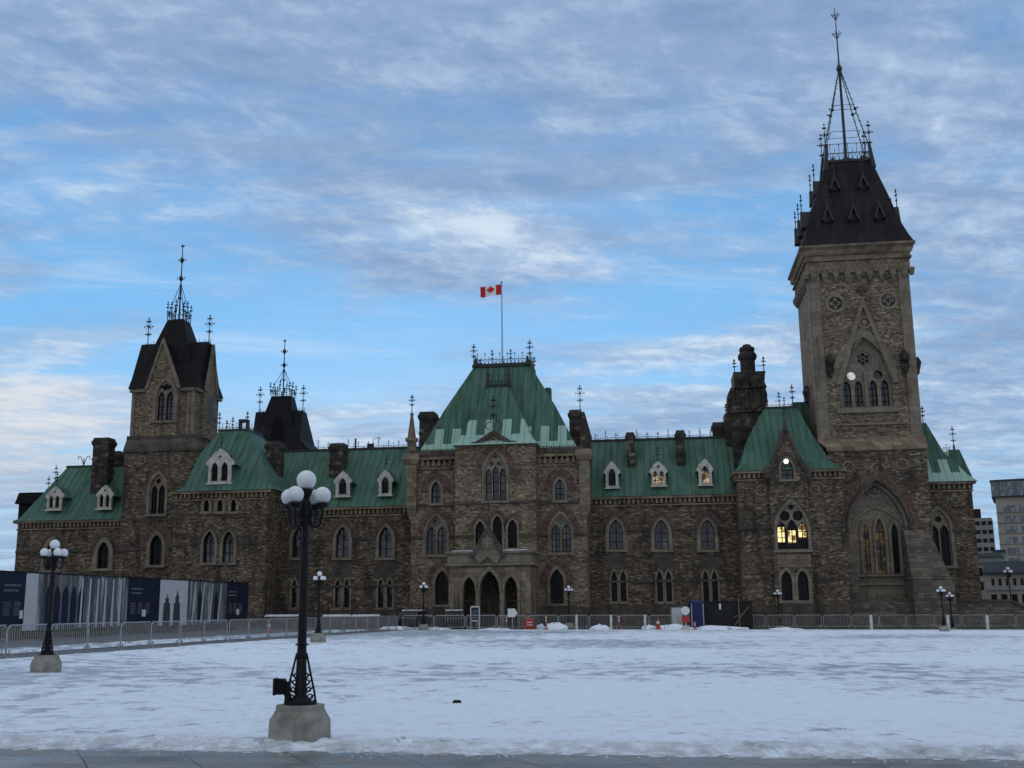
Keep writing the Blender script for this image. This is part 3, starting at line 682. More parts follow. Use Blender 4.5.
# right chimney stack and its finial
chimney(568.2, 583, 409.5, 452, 2.5, 1.6); chimney(583.5, 591, 431, 450, 4, 1.2)
b = MB(); u = ux(580.2, 409, 1.0); fin(b, u, 1.0, zz(580, 412, 1), zz(580, 386, 1)-zz(580, 412, 1), .04, 1.1); b.build('finial', M_iron, ROOT)
b = MB(); u0, u1 = ux(580.5, 440, .5), ux(590.5, 440, .5); b.rects((u0, u1, .2, 1.6, zc_), (u0, u1, .2, 1.6, zz(584, 433, .5)), (u0+.2, u1-.5, .4, 1.4, zz(584, 412, .5))); b.build('pinnacle', M_soot, ROOT)
# main roof
e0, e1 = ux(415.8, 455, -.3), ux(580.3, 450, -.3); zr = zz(500, 454, -.3); zt_ = zz(502, 366, 5.2)
t0, t1 = ux(474, 367, 5.2), ux(530, 365, 5.2)
M_cu2 = seamed('green_copper_patched', *CU, newz=(zr+1.15, 1.55), cn=CN)
b = MB(); m0 = .12
b.rects((e0, e1, -.35, 14.4, zr), (e0+.35*.95, e1-.35*1.0, -.10, 14.1, zr+.5), (e0*.52+t0*.48, e1*.53+t1*.47, 2.25, 11.6, zr*.5+zt_*.5), (t0, t1, 5.2, 8.8, zt_)); b.build('roof', M_cu2, ROOT)
b = MB(); b.box(t0-.15, t1+.15, 5.0, 9.0, zt_-.1, zt_+.22); b.build('ridge_roll', M_iron, ROOT)
b = cresting(t0, t1, 5.1, zt_+.2, 1.05, .36, r=.03); cresting(t0, t1, 8.9, zt_+.2, 1.0, .5, b); cresting(t1, t1, 5.1, zt_+.2, 1.0, .4, b, y1=8.9); cresting(t0, t0, 5.1, zt_+.2, 1.0, .4, b, y1=8.9)
for u, h in ((t0, 2.1), (t1, 2.3)): fin(b, u, 5.1, zt_+.1, h, .045, 1.0); fin(b, u, 8.9, zt_+.1, 1.5, .04, .8)
for k in (.33, .66): fin(b, t0+(t1-t0)*k, 5.1, zt_+.1, 1.5, .035, .7)
for u in (t0+.25, t1-.2): b.rects((u-.22, u+.22, 4.9, 5.3, zt_), (u-.08, u+.04, 5, 5.2, zt_+.9))
b.build('cresting', M_iron, ROOT)
b = MB(); u = ux(548, 395, 10); b.lathe(u, 10, [(.38, zz(548, 410, 10)-2), (.38, zz(548, 390, 10)), (.30, zz(548, 388, 10))], 10); b.build('vent_pipe', M_cu, ROOT)
# projecting bay
WB = Wall(-1.6); x0, x1 = WB.u(455.3, 480), WB.u(535.5, 480); zs_ = WB.z(495, 444); zap = WB.z(493.8, 433); ga, gb, gm = WB.u(477, 443), WB.u(510.5, 443), WB.u(493.8, 435)
pwin(WB, 495.4, 22, 452, 500.5, n=3, sur=.22, hood=False, red=True, redt=.62, bars=3)
for px, pt in ((480, 521), (497.4, 515.5), (512.5, 519.5)): pwin(WB, px, 9.5, pt, 548, n=1, sur=.16, hood=False, red=True, redt=.34, bars=2, glass=M_glassd)
WB.build([(x0, ZB), (x1, ZB), (x1, zs_), (gb, zs_+.05), (gm, zap), (ga, zs_+.05), (x0, zs_)], 3, M_light)
b = MB(); strip(b, [(ga-.5, zs_+.20), (ga-.05, zs_+.25), (gm, zap+.25), (gb+.05, zs_+.25), (gb+.5, zs_+.20)], [(ga-.5, zs_-.12), (ga+.1, zs_-.10), (gm, zap-.12), (gb-.1, zs_-.10), (gb+.5, zs_-.12)], -1.85, -1.0)
b.build('coping', M_hood, ROOT)
b = MB(); course(b, WB, x0, x1, WB.z(495, 502.5), .24, .13)
for (a, c) in ((x0, WB.u(474, 536)), (WB.u(520, 536), x1)): b.box(a-.03, c+.03, -1.73, -1.5, WB.z(495, 536)-.1, WB.z(495, 536)+.1)
b.build('string_course', M_hood, ROOT)
q0, q1, q2, q3 = ux(452.3, 443, -1.9), ux(537.5, 441, -1.9), ux(488, 386, 2.3), ux(508.8, 385, 2.3); zq = zz(495, 444, -1.9); zq2 = zz(498, 385.5, 2.3)
M_cu3 = seamed('green_copper_patched_low', *CU, newz=(zq+1.0, 1.55), cn=CN)
b = MB(); b.rects((q0, q1, -2.0, 7, zq-.02), (q0+.5, q1-.5, -1.4, 7, zq+.55), (q2, q3, 2.3, 7, zq2)); b.build('bay_roof', M_cu3, ROOT)
b = cresting(q2, q3, 2.3, zq2, .95, .33, r=.035)
for u in (q2, q3): b.rects((u-.2, u+.2, 2.1, 2.6, zq2-.3), (u-.1, u+.1, 2.2, 2.5, zq2+1.2)); fin(b, u, 2.3, zq2, 1.6, .04, .6)
b.box(q2-.2, q3+.2, 2.1, 2.5, zq2-.06, zq2+.1)
b.build('cresting', M_iron, ROOT)
b = MB(); zf = zap+.2; fin(b, gm, -1.7, zf, WB.z(493, 397)-zf, .05, 1.2)
for sg in (-1, 1): b.path([(gm, -1.7, zf+1.6), (gm+sg*.3, -1.7, zf+1.3), (gm+sg*.25, -1.7, zf+.8), (gm+sg*.6, -1.7, zf+.75), (gm+sg*.75, -1.7, zf+.35), (gm+sg*.4, -1.7, zf+.1)], .05, 4)
b.build('finial', M_iron, ROOT)
# entrance porch
WP = Wall(-6.2); p0, p1 = WP.u(449.5, 590), WP.u(530.5, 590); zt = WP.z(490, 565.5); zp = WP.z(490, 551)
for px, pw, pt, pb in ((469.2, 12, 577, 618), (489.6, 19.5, 571, 620), (510.8, 12.5, 576.5, 618)):
    pm = 590; cx = WP.u(px, pm); w_ = WP.u(px+pw/2, pm)-WP.u(px-pw/2, pm); a = arch(cx, -.4, w_, WP.z(px, pt)-w_*.95, WP.z(px, pt)); WP.h.append(a)
b = MB(); b.plate([(p0, -.6), (p1, -.6), (p1, zt), (p0, zt)], -6.2, -5.6, WP.h); b.box(p0, p0+.6, -5.6, -1.7, -.6, zt); b.box(p1-.6, p1, -5.6, -1.7, -.6, zt)
porch = b.build('porch', M_dress, ROOT)
b = MB()
for h_ in WP.h:
    xs_ = [p[0] for p in h_]; c = (min(xs_)+max(xs_))/2; w_ = max(xs_)-min(xs_); top = max(p[1] for p in h_); sp = top-w_*.95
    oo = arch(c, sp, w_+.62, sp, top+.42)[1:]; ii = arch(c, sp, w_+.02, sp, top+.012)[1:]; oo.append((c-w_/2-.31, sp)); ii.append((c-w_/2-.01, sp)); strip(b, oo, ii, -6.38, -6.1)
    for sg in (-1, 1): b.lathe(c+sg*(w_/2+.16), -6.28, [(.16, -.3), (.13, 0), (.12, sp-.25), (.2, sp-.05), (.2, sp)], 8)
b.box(p0-.3, p1+.3, -6.55, -1.65, zt, zt+.22); b.box(p0-.15, p1+.15, -6.4, -1.62, zt+.22, zp-.2); b.box(p0-.35, p1+.35, -6.6, -1.64, zp-.2, zp)
b.box(p0-.15, p1+.15, -6.42, -6.2, WP.z(490, 583)-.08, WP.z(490, 583)+.08) if False else None
for u in (p0-.02, p1-.40): b.rects((u, u+.42, -6.42, -6.1, -.6), (u, u+.42, -6.42, -6.1, zt-1.7), (u+.05, u+.37, -6.25, -6.1, zt-1.4))
b.build('cornice', M_trim, porch)
gx, gt, gb_ = WP.u(488.6, 550), WP.z(488.6, 530), WP.z(488.6, 569); hw = WP.u(503, 560)-WP.u(488.6, 560)
b = MB(); b.plate([(gx-hw, gb_+1.2), (gx-hw*.6, gb_+.4), (gx, gb_+1.0), (gx+hw*.6, gb_+.4), (gx+hw, gb_+1.2), (gx, gt)], -6.8, -6.0)
b.plate(circ(gx, gb_+2.1, .5), -6.95, -6.7); b.plate(quat(gx, gb_+2.1, .34), -7.05, -6.8)
b.build('gable', M_trim, porch)
b = MB(); strip(b, [(gx-hw-.3, gb_+1.0), (gx, gt+.35), (gx+hw+.3, gb_+1.0)], [(gx-hw+.1, gb_+1.0), (gx, gt-.15), (gx+hw-.1, gb_+1.0)], -6.95, -5.4); b.tube((gx, -6.2, gt), (gx, -6.2, WP.z(488, 500)), .06); b.build('gable_coping', M_hood, porch)
b = MB(); b.box(gx-1.0, gx+1.0, -1.75, -1.62, -.2, 3.1); b.build('door', M_timber, porch)
b = MB()
for k in range(4): b.box(p0-.3+.1*k, p1+.3-.1*k, -8.4+.35*k, -6.6+.01*k, -.9, -.75+.17*k)
b.build('steps', M_dress, porch)
b = MB(); b.box(p0+.2, WP.u(474, 550), -6.3, -1.8, zp+.003, zp+.09); b.box(WP.u(503, 550), p1-.3, -6.3, -1.8, zp+.003, zp+.10); b.build('snow_cap', M_snow, porch)
# ---------- left pavilion
WL = Wall(-1.0); a0, a1 = WL.u(172.3, 550), WL.u(266.5, 550); zl = WL.z(225, 491)
for px in (206.5, 220, 233.5): pwin(WL, px, 5.6, 499.5, 511.5, n=1, sur=.24, hood=False, bars=1, glass=M_glassd)
for px in (209, 228.3): pwin(WL, px, 12, 531, 562.5, n=1, sur=.22, bars=2)
for px in (201, 232): pwin(WL, px, 6, 578, 600, n=1, sur=.17, bars=2, rise=1.4, glass=M_glassd)
WL.build([(a0, ZB), (a1, ZB), (a1, zl-.1), (a0, zl-.1)], 13, M_rubble)
b = MB(); course(b, WL, a0, WL.u(198, 543), WL.z(225, 543.5)); course(b, WL, WL.u(239, 543), a1, WL.z(225, 543.5)); course(b, WL, a0, a1, WL.z(225, 592)); plinth(a0, a1+.1, -1.3, .6); b.build('string_course', M_hood, ROOT)
cornice(a0, a1, -1.0, 12.5, zl)
r0, r1 = ux(219, 431, 4.2), ux(247, 430, 4.2); zl2 = zz(233, 430.5, 4.2)
b = MB(); E0, E1 = ux(176.5, 490, -1.4), ux(274.3, 488, -1.4)
b.rects((E0, E1, -1.45, 13.2, zl+.02), (E0+.55, E1-.5, -1.05, 12.8, zl+.45), (E0*.5+r0*.5-.15, E1*.5+r1*.5+.0, 1.5, 10.6, zl*.46+zl2*.54), (r0, r1, 4.2, 8.4, zl2)); b.build('roof', M_cu, ROOT)
b = cresting(r0, r1, 4.2, zl2, .7, .35); cresting(r1, r1, 4.2, zl2, .7, .4, b, y1=8.4); b.box(r0-.1, r1+.1, 4.1, 8.5, zl2-.04, zl2+.14)
fin(b, r0, 4.2, zl2, 1.8, .04, .7); fin(b, r1, 4.2, zl2, 1.8, .04, .7); fin(b, r0+.8, 4.2, zl2, 1.0, .035, .7); fin(b, r0+1.4, 4.2, zl2, 1.3, .035, .7); fin(b, r1, 6.5, zl2, 1.2, .035, .7); fin(b, r1, 8.4, zl2, 1.2, .035, .7)
u = ux(242, 425, 4.2); b.box(u-.45, u+.45, 4.4, 5.1, zl2+.9, zl2+1.15); b.box(u-.45, u-.3, 4.4, 5.1, zl2, zl2+.9); b.box(u+.3, u+.45, 4.4, 5.1, zl2, zl2+.9)
b.build('cresting', M_iron, ROOT)
dormer(220.2, 28, 448.5, 483, -.75, n=2, length=4.5)
chimney(264.2, 279.2, 441, 489, 3.4, 1.7)
# ---------- left tower
TL = Wall(3.2); l0, l1 = TL.u(118.8, 560), TL.u(124.7, 450)
l0 = TL.u(120, 530); lr = TL.u(203.5, 450); zlo = TL.z(160, 449); dep = (lr-l0)*.92
pwin(TL, 157.4, 15.5, 474, 514, n=2, sur=.26, red=True, hood=False, redt=.42, bars=3, glass=M_glassd)
pwin(TL, 156, 12.2, 534.5, 565, n=1, sur=.34, hood=False, red=True, redt=.75, bars=2, glass=M_glassd)
TL.build([(l0, ZB), (lr, ZB), (lr, zlo), (l0, zlo)], dep, M_rubble, 'tower_wall')
roundel(TL, 142, 460, 4.4); roundel(TL, 176.5, 459.5, 4.4)
b = MB(); course(b, TL, l0, lr, TL.z(160, 519.5)); course(b, TL, l0, TL.u(145, 549), TL.z(160, 549)); course(b, TL, TL.u(167, 549), TL.u(176, 549), TL.z(160, 549)); b.build('string_course', M_hood, ROOT)
UV = 4.2; TU = Wall(UV); m0, m1 = TU.u(133.2, 392), TU.u(195.0, 392); zu0, zu1 = TU.z(160, 436), TU.z(160, 388.5); d2 = (m1-m0)*.92; GV = UV-.42; TG = Wall(GV)
pwin(TG, 165.2, 18.5, 380, 420.5, n=2, sur=.30, hood=False, bars=3, circles=[(0, .82, .36)])
g0, g1 = TG.u(147, 388), TG.u(178.6, 388); gm_, gz_ = TG.u(163.2, 342), TG.z(163.2, 341)
TU.build([(m0, zlo-.3), (m1, zlo-.3), (m1, zu1), (m0, zu1)], d2, M_light, 'tower_wall')
TG.build([(g0, zu0-.1), (g1, zu0-.1), (g1, zu1), (gm_, gz_), (g0, zu1)], 1.2, M_light, 'tower_gable')
b = MB(); b.rects((l0-.1, lr+.1, 3.05, 3.2+dep+.1, zlo-.25), (l0-.1, lr+.1, 3.05, 3.2+dep+.1, zlo), (m0-.15, m1+.3, UV-.5, UV+d2+.15, zu0-.4), (m0-.15, m1+.3, UV-.5, UV+d2+.15, zu0))
b.build('tower_offset', M_hood, ROOT)
b = MB()
for (a, c) in ((m0-.25, g0-.05), (g1+.05, m1+.25)): b.box(a, c, UV-.28, UV+.1, zu1-.35, zu1+.02)
b.box(m1+.02, m1+.28, UV-.28, UV+d2*.25, zu1-.35, zu1+.02); b.box(m1+.02, m1+.28, UV+d2*.75, UV+d2+.3, zu1-.35, zu1+.02)
for x in (m0-.06, m1-.32, (g1+m1)/2): b.box(x, x+.36, UV-.10, UV+.05, zu0, zu1-.36)
strip(b, [(g0-.2, zu1-.1), (gm_, gz_+.3), (g1+.2, zu1-.1)], [(g0+.12, zu1-.1), (gm_, gz_-.28), (g1-.12, zu1-.1)], GV-.16, GV+.3)
b.build('tower_moulding', M_trim, ROOT)
# the gable and window on the right-hand side of the tower
SF = Matrix.Translation((m1+.40, UV, 0)) @ Matrix.Rotation(math.pi/2, 4, 'Z')      # x runs back, y runs into the wall
class SW: pass
sw = Wall(0.0)
b = MB(SF); b.plate([(d2*.25, zu0), (d2*.75, zu0), (d2*.75, zu1-.1), (d2*.5, gz_), (d2*.25, zu1-.1)], 0, .8); sg_ = b.build('side_gable', M_light, ROOT)
b = MB(SF); strip(b, [(d2*.24, zu1-.1), (d2*.5, gz_+.3), (d2*.76, zu1-.1)], [(d2*.30, zu1-.1), (d2*.5, gz_-.28), (d2*.70, zu1-.1)], -.2, .1); b.build('coping', M_trim, sg_)
b = MB(SF); b.plate(arch(d2*.5, TU.z(160, 420), 1.5, TU.z(160, 396), TU.z(160, 383)), -.06, -.02, [arch(d2*.5, TU.z(160, 419), 1.15, TU.z(160, 396), TU.z(160, 386))]); b.plate(arch(d2*.5, TU.z(160, 419), 1.15, TU.z(160, 396), TU.z(160, 386)), -.03, -.01); o = b.build('window', M_trim, ROOT)
b = MB(SF); b.plate(arch(d2*.5-.29, TU.z(160, 419), .42, TU.z(160, 398), TU.z(160, 392)), -.045, -.032); b.plate(arch(d2*.5+.29, TU.z(160, 419), .42, TU.z(160, 398), TU.z(160, 392)), -.045, -.032); b.build('pane', M_glassd, o)
def crossroof(x0, x1, y0, y1, ze_, zsh, ztop, tx0, tx1, ty0, ty1, sx0, sx1, flare, gpts, m):
    """steep cross-gabled tower roof with flared eaves and a truncated top"""
    zf_ = ze_+(zsh-ze_)*.24; b = MB(); cy = (y0+y1)/2; k = .30*(y1-y0)
    b.rects((x0-flare, x1+flare, y0-flare, y1+flare, ze_), (x0+(sx0-x0)*.62, x1+(sx1-x1)*.62, y0+flare*.6, y1-flare*.6, zf_), (sx0, sx1, cy-k*.42, cy+k*.42, zsh))
    b.rects((sx0+.25, sx1-.25, y0+flare*.8, y1-flare*.8, ze_+.2), (tx0, tx1, ty0, ty1, ztop))
    g0_, g1_, gm2, gzt = gpts
    b.plate([(g0_-.15, ze_-.05), (g1_+.15, ze_-.05), (gm2, gzt+.10)], y0-.10, cy)
    b.plate([(g0_-.25, ze_-.05), (g1_+.25, ze_-.05), (gm2, gzt+.22)], cy, y1-.05)
    return b.build('tower_roof', m, ROOT)
sx0, sx1 = ux(144, 346, UV+2.8), ux(209.8, 344, UV+2.8); tx0, tx1 = ux(168.5, 319, UV+2.4), ux(184.5, 319, UV+2.4); ztop = zz(176, 319.5, UV+2.2); zsh = zz(176, 345, UV+3)
crossroof(m0, m1, UV, UV+d2, zu1, zsh, ztop, tx0, tx1, UV+2.2, UV+d2-2.2, sx0, sx1, .38, (g0, g1, gm_, gz_), M_dkroof)
b = MB(SF); b.plate([(d2*.24, zu1-.05), (d2*.76, zu1-.05), (d2*.5, gz_+.25)], .12, d2*.5); b.build('side_roof', M_dkroof, ROOT)
def spire(x, y, z, h, hw_, sx, sh, sz, ex=()):
    b = MB(); b.tube((x, y, z-.3), (x, y, z+h), .10, 6, .045)
    for f_, q in ((.985, .22), (.80, .42), (.56, .42), (.30, .26)):
        c = z+h*f_; b.lathe(x, y, [(.02, c-q*1.0), (q*.55, c-q*.25), (q*.5, c+q*.2), (.03, c+q*.8)], 6)
        for a in range(4):
            ca, sa = math.cos(a*math.pi/2), math.sin(a*math.pi/2); b.path([(x+ca*q*.3, y+sa*q*.3, c-q*.3), (x+ca*q, y+sa*q, c-q*.1), (x+ca*q*.9, y+sa*q*.9, c+q*.3)], .035, 4)
    for ix in (-1, 1):
        for iy in (-1, 1):
            b.tube((x+ix*hw_, y+iy*hw_, z+.4), (x, y, z+h*.5), .035, 4)
    n = 4
    for i in range(n+1):
        for (px_, py_) in ((-hw_+2*hw_*i/n, -hw_), (-hw_+2*hw_*i/n, hw_), (hw_, -hw_+2*hw_*i/n), (-hw_, -hw_+2*hw_*i/n)):
            fin(b, x+px_, y+py_, z, h*(.22 if i in (0, n) else (.25 if i == 2 else .12)), .04, .5)
    for s1 in (-1, 1):
        b.tube((x-hw_, y+s1*hw_, z+.5), (x+hw_, y+s1*hw_, z+.5), .03, 4); b.tube((x+s1*hw_, y-hw_, z+.5), (x+s1*hw_, y+hw_, z+.5), .03, 4)
    for (fx, fy, fz, fh) in ex: fin(b, fx, fy, fz, fh, .05, 1.3)
    return b.build('spire', M_iron, ROOT)
cyt = UV+d2/2; hx = (tx1-tx0)/2
xr1 = sx1
sp = spire((tx0+tx1)/2, cyt, ztop, zz(182, 245, cyt)-ztop, hx, 0, 0, 0, ((sx0+.3, cyt, zsh-.1, zz(148, 318, cyt)-zsh), (xr1-.2, cyt, zsh-.1, zz(208, 315, cyt)-zsh)))
b = cresting(sx0, tx0-.5, cyt, zsh, .45, .3); cresting(tx1+.5, xr1, cyt, zsh, .45, .3, b); b.build('cresting', M_iron, ROOT)
# ---------- tower behind, with the same dark roof
BV = 24; k0, k1 = ux(257, 430, BV), ux(306, 430, BV); bz0 = zz(281, 449, BV); dd = k1-k0
TB = Wall(BV); gq = (TB.u(268, 445), TB.u(284, 445), TB.u(275.5, 420), TB.z(275, 418))
TB.build([(k0+.4, 0), (k1-.4, 0), (k1-.4, bz0), (gq[1], bz0), (gq[2], gq[3]), (gq[0], bz0), (k0+.4, bz0)], dd, M_soot, 'tower_wall')
s0, s1 = ux(258, 413, BV+3), ux(304.5, 412, BV+3); tt0, tt1 = ux(272, 396, BV+2.4), ux(291, 396, BV+2.4); zt2 = zz(281, 396, BV+2.2); zs2 = zz(281, 412.5, BV+3)
crossroof(k0, k1, BV, BV+dd, bz0, zs2, zt2, tt0, tt1, BV+2.2, BV+dd-2.2, s0, s1, .35, gq, M_dkroof)
cy2 = BV+dd/2
spire((tt0+tt1)/2, cy2, zt2, zz(282, 340, cy2)-zt2, (tt1-tt0)/2, 0, 0, 0, ((s0+.2, cy2, zs2-.1, 3.3), (s1-.2, cy2, zs2-.1, 3.3)))
b = cresting(s0, tt0-.5, cy2, zs2, .45, .3); cresting(tt1+.5, s1, cy2, zs2, .45, .3, b); b.build('cresting', M_iron, ROOT)
# ---------- far-left wing
WF = Wall(4.0); f0, f1 = WF.u(15.2, 560), l0+1; zf = WF.z(70, 520.5)
pwin(WF, 51.7, 11.7, 540.5, 570, n=1, sur=.45, red=True, redt=.25, bars=2, glass=M_glassd); pwin(WF, 103.2, 11.7, 541.5, 568.5, n=1, sur=.45, red=True, redt=.25, bars=2, glass=M_glassd)
pwin(WF, 52, 8, 590, 612, n=1, sur=.25, bars=2, glass=M_glassd); pwin(WF, 103, 8, 590, 612, n=1, sur=.25, bars=2, glass=M_glassd)
WF.build([(f0, ZB), (f1, ZB), (f1, zf-.1), (f0, zf-.1)], 12, M_rubble)
b = MB(); broken(b, WF, [WF.u(p, 550) for p in (51.7, 103.2)], WF.z(75, 551), 1.25, f0, f1); plinth(f0-.1, f1, 3.7, .7); b.build('string_course', M_hood, ROOT)
cornice(f0, f1-.9, 4.0, 14, zf)
rf = zz(95, 466.5, 9); rx0 = ux(67.5, 467, 9)
b = MB(); b.rects((f0-.4, f1, 3.55, 16, zf+.02), (f0+.1, f1, 3.95, 15.6, zf+.3), (rx0, f1, 9, 10.5, rf)); b.build('roof', M_cu, ROOT)
b = MB(); b.box(rx0-.1, f1-1, 8.9, 10.6, rf-.05, rf+.15); b.build('ridge_roll', M_iron, ROOT)
chimney(91, 108.3, 437.5, 485, 6.2, 1.5); chimney(105.5, 120.2, 451, 468, 11, 1.5)
dormer(55, 17.5, 486.5, 509.5, 4.3, n=2); dormer(105.2, 17, 485, 508.5, 4.3, n=2)
b = MB(); u0 = ux(22.5, 500, 9); zt = zz(30, 494, 9); b.box(u0+.25, rx0-1, 8, 10.5, zf, zt-1.1); b.plate([(u0, zt-1.15), (rx0, zt-1.15), (rx0, zt), (u0+.4, zt)], 7.6, 10.9); b.build('dormer', M_dkroof, ROOT)
for px, pt, v in ((56.5, 466, 9), (49, 477, 9.5)):
    b = MB(); zq_ = zz(px, pt+13, v); fin(b, ux(px, pt, v), v, zq_-1, zz(px, pt, v)-zq_+1, .035, .9); b.build('finial', M_iron, ROOT)
b = MB(); u = ux(84, 460, 9); zq_ = zz(84, 466, 9)
for sg in (-1, 1): b.path([(u, 9, zq_), (u+sg*.15, 9, zq_+.5), (u+sg*.35, 9, zq_+1.0), (u+sg*.6, 9, zq_+1.05), (u+sg*.65, 9, zq_+.7)], .04, 4)
b.tube((u, 9, zq_), (u, 9, zq_+.8), .05); b.build('finial', M_iron, ROOT)
# ---------- right pavilion
WR = Wall(0.0); WQ = Wall(-.62); R0, R1 = WR.u(739.5, 530), WR.u(845.5, 530); zR = WR.z(785, 470.5)
gx0, gx1, gxa, gza = WQ.u(768.5, 474), WQ.u(806.5, 474), WQ.u(785, 428), WQ.z(785, 428); zR2 = WQ.z(785, 472)
BW = pwin(WQ, 792, 31, 501.5, 549.5, n=3, sur=.24, hoodt=.10, bars=3, glass=M_glassd, circles=[(-.55, .70, .44), (.55, .70, .44), (0, .885, .24)], lightw=.86, light_top=WQ.z(792, 521.5))
b = MB()
for (pa, pb_, pc, pd) in ((777.2, 784.6, 527, 542), (788, 795.6, 530.5, 543), (798.7, 806.2, 523.5, 538)): b.box(ux(pa, 535, -.25), ux(pb_, 535, -.25), -.26, -.24, zz(790, pd, -.25), zz(790, pc, -.25))
b.build('glowing_pane', M_lity, BW)
pwin(WQ, 787, 12.6, 457.5, 479, n=1, sur=.18, bars=2, glass=M_glass, rise=1.0, hood=True)
pwin(WQ, 786.8, 11, 570.5, 600.5, n=1, sur=.24, hood=False, bars=2, glass=M_glassd); pwin(WQ, 803.2, 11, 570.5, 600.5, n=1, sur=.24, hood=False, bars=2, glass=M_glassd)
WR.build([(R0, ZB), (R1, ZB), (R1, zR-.1), (R0, zR-.1)], 12, M_rubble)
WQ.build([(gx0, ZB), (gx1, ZB), (gx1, zR2), (gxa, gza), (gx0, zR2)], 1.6, M_rubble, 'projecting_bay')
roundel(WR, 761, 490.5, 5.5, True); roundel(WR, 814.5, 490, 5.5, True)
b = MB(); course(b, WR, R0, R1, WR.z(790, 527)); course(b, WR, R0, R1, WR.z(790, 578.5)); plinth(R0-.1, R1, -.3, WR.z(790, 605)); plinth(WR.u(781, 603), WR.u(811, 603), -1.1, WR.z(790, 603.5)); b.build('string_course', M_hood, ROOT)
b = MB(); bay_panel(b, WQ, 794, 33, 554, 567, .04); b.build('carved_panel', M_dress, ROOT)
cornice(R0, gx0-.15, 0, 12, zR, h=.72); cornice(gx1+.15, WR.u(842, 470), 0, 3, zR, h=.72)
b = MB(); strip(b, [(gx0-.3, zR-.5), (gx0+.1, zR+.3), (gxa, gza+.45), (gx1-.1, zR+.3), (gx1+.3, zR-.5)], [(gx0+.1, zR-.5), (gx0+.45, zR+.3), (gxa, gza-.25), (gx1-.45, zR+.3), (gx1-.1, zR-.5)], -.82, .3)
for u in (gx0-.1, gx1+.1): b.rects((u-.25, u+.25, -1.0, -.3, zR-.75), (u-.25, u+.25, -1.0, -.3, zR-.1), (u-.1, u+.1, -.8, -.4, zR+.35))
b.rects((gxa-.16, gxa+.16, -.95, -.5, gza-.3), (gxa-.16, gxa+.16, -.95, -.5, gza+.4), (gxa-.04, gxa+.04, -.75, -.65, gza+.9)); b.build('coping', M_hood, ROOT)
ee0, ee1 = ux(733.8, 470, -.4), ux(842, 467, -.4); v0, v1 = ux(764, 408.5, 4.6), ux(797, 408, 4.6); zv = zz(780, 408, 4.6)
b = MB(); b.rects((ee0, ee1, -.45, 12.5, zR+.02), (ee0+.6, ee1-.8, -.05, 12.1, zR+.6), (ee0*.5+v0*.5-.1, ee1*.5+v1*.5-.5, 2.1, 10, zR*.48+zv*.52), (v0, v1, 4.6, 8, zv)); b.plate([(gx0-.1, zR), (gx1+.1, zR), (gxa, gza+.2)], .12, 6); b.build('roof', M_cu, ROOT)
b = cresting(v0, v1, 4.6, zv, .7, .35); b.box(v0-.1, v1+.1, 4.5, 8.1, zv-.04, zv+.14)
fin(b, ux(779, 400, 4.6), 4.6, zv, 1.5, .035, .7); fin(b, ux(792.5, 400, 4.6), 4.6, zv, 2.1, .045, .8); fin(b, ux(767, 400, 4.6), 4.6, zv, .9, .03, .6); fin(b, ux(784, 400, 4.6), 4.6, zv, 1.0, .03, .6)
fin(b, gxa, -.7, gza+.8, 1.2, .035, .5); b.build('cresting', M_iron, ROOT)
b = MB(); b.ball(WQ.u(786.3, 461), -.62+.24, WQ.z(786, 461), .22, 12, 8); b.build('ceiling_lamp', M_bulb, ROOT, True)
b = MB(); b.box(ux(792, 400, 9), ux(812, 400, 9), 9, 13, zR, zz(800, 402, 9)); b.build('rear_roof', M_cu, ROOT)
# ventilation tower of dark stone behind the wing
VV = 7; U_ = lambda px, py=400: ux(px, py, VV); Z_ = lambda py: zz(748, py, VV)
cx = U_(748.8, 350); yc = VV+2.2
b = MB()
b.box(U_(740, 440), U_(766, 440), VV+.3, VV+4.2, Z_(485), Z_(408)); b.box(U_(733, 420), U_(764, 420), VV+.2, VV+4.0, Z_(470), Z_(397))
b.rects((U_(731, 400), U_(765.5, 400), VV, VV+4.2, Z_(412)), (U_(733, 395), U_(767.5, 395), VV, VV+4.2, Z_(395)), (U_(735, 390), U_(765, 390), VV+.2, VV+4, Z_(385)), (U_(734, 380), U_(765.5, 380), VV+.1, VV+4.1, Z_(374)), (U_(733.5, 375), U_(766, 375), VV, VV+4.2, Z_(371.5)))
for i in range(4):
    c = U_(737+8.6*i, 385); b.plate([(c-.35, Z_(388)), (c+.35, Z_(388)), (c, Z_(378))], VV-.25, VV+.3); b.box(c-.12, c+.12, VV-.2, VV+.3, Z_(408), Z_(389))
b.box(U_(725, 420), U_(735, 420), VV+.5, VV+3, Z_(470), Z_(412)); b.rects((U_(728, 420), U_(735, 420), VV+1, VV+3, Z_(412)), (U_(729.5, 420), U_(735, 420), VV+1, VV+3, Z_(392)), (U_(733, 420), U_(735, 420), VV+1, VV+3, Z_(385)))
b.lathe(cx, yc, [(.76, Z_(374)), (.76, Z_(356)), (.95, Z_(354)), (.98, Z_(351)), (.70, Z_(347)), (.80, Z_(345.5)), (.76, Z_(343)), (.45, Z_(341.5)), (.42, Z_(340)), (.1, Z_(339))], 8, math.pi/8)
b.build('ventilation_tower', M_soot, ROOT)
b = MB()
for px, t_ in ((734.5, 359), (764, 357.5)): fin(b, U_(px, 370), VV+.1, Z_(372), Z_(t_)-Z_(372), .04, .8)
b.tube((U_(734), VV, Z_(366)), (U_(740), VV, Z_(366)), .03, 4); b.tube((U_(758), VV, Z_(366)), (U_(765), VV, Z_(366)), .03, 4); fin(b, U_(726.5, 410), VV+1, Z_(412), 1.0, .035, .8); b.build('finial', M_iron, ROOT)
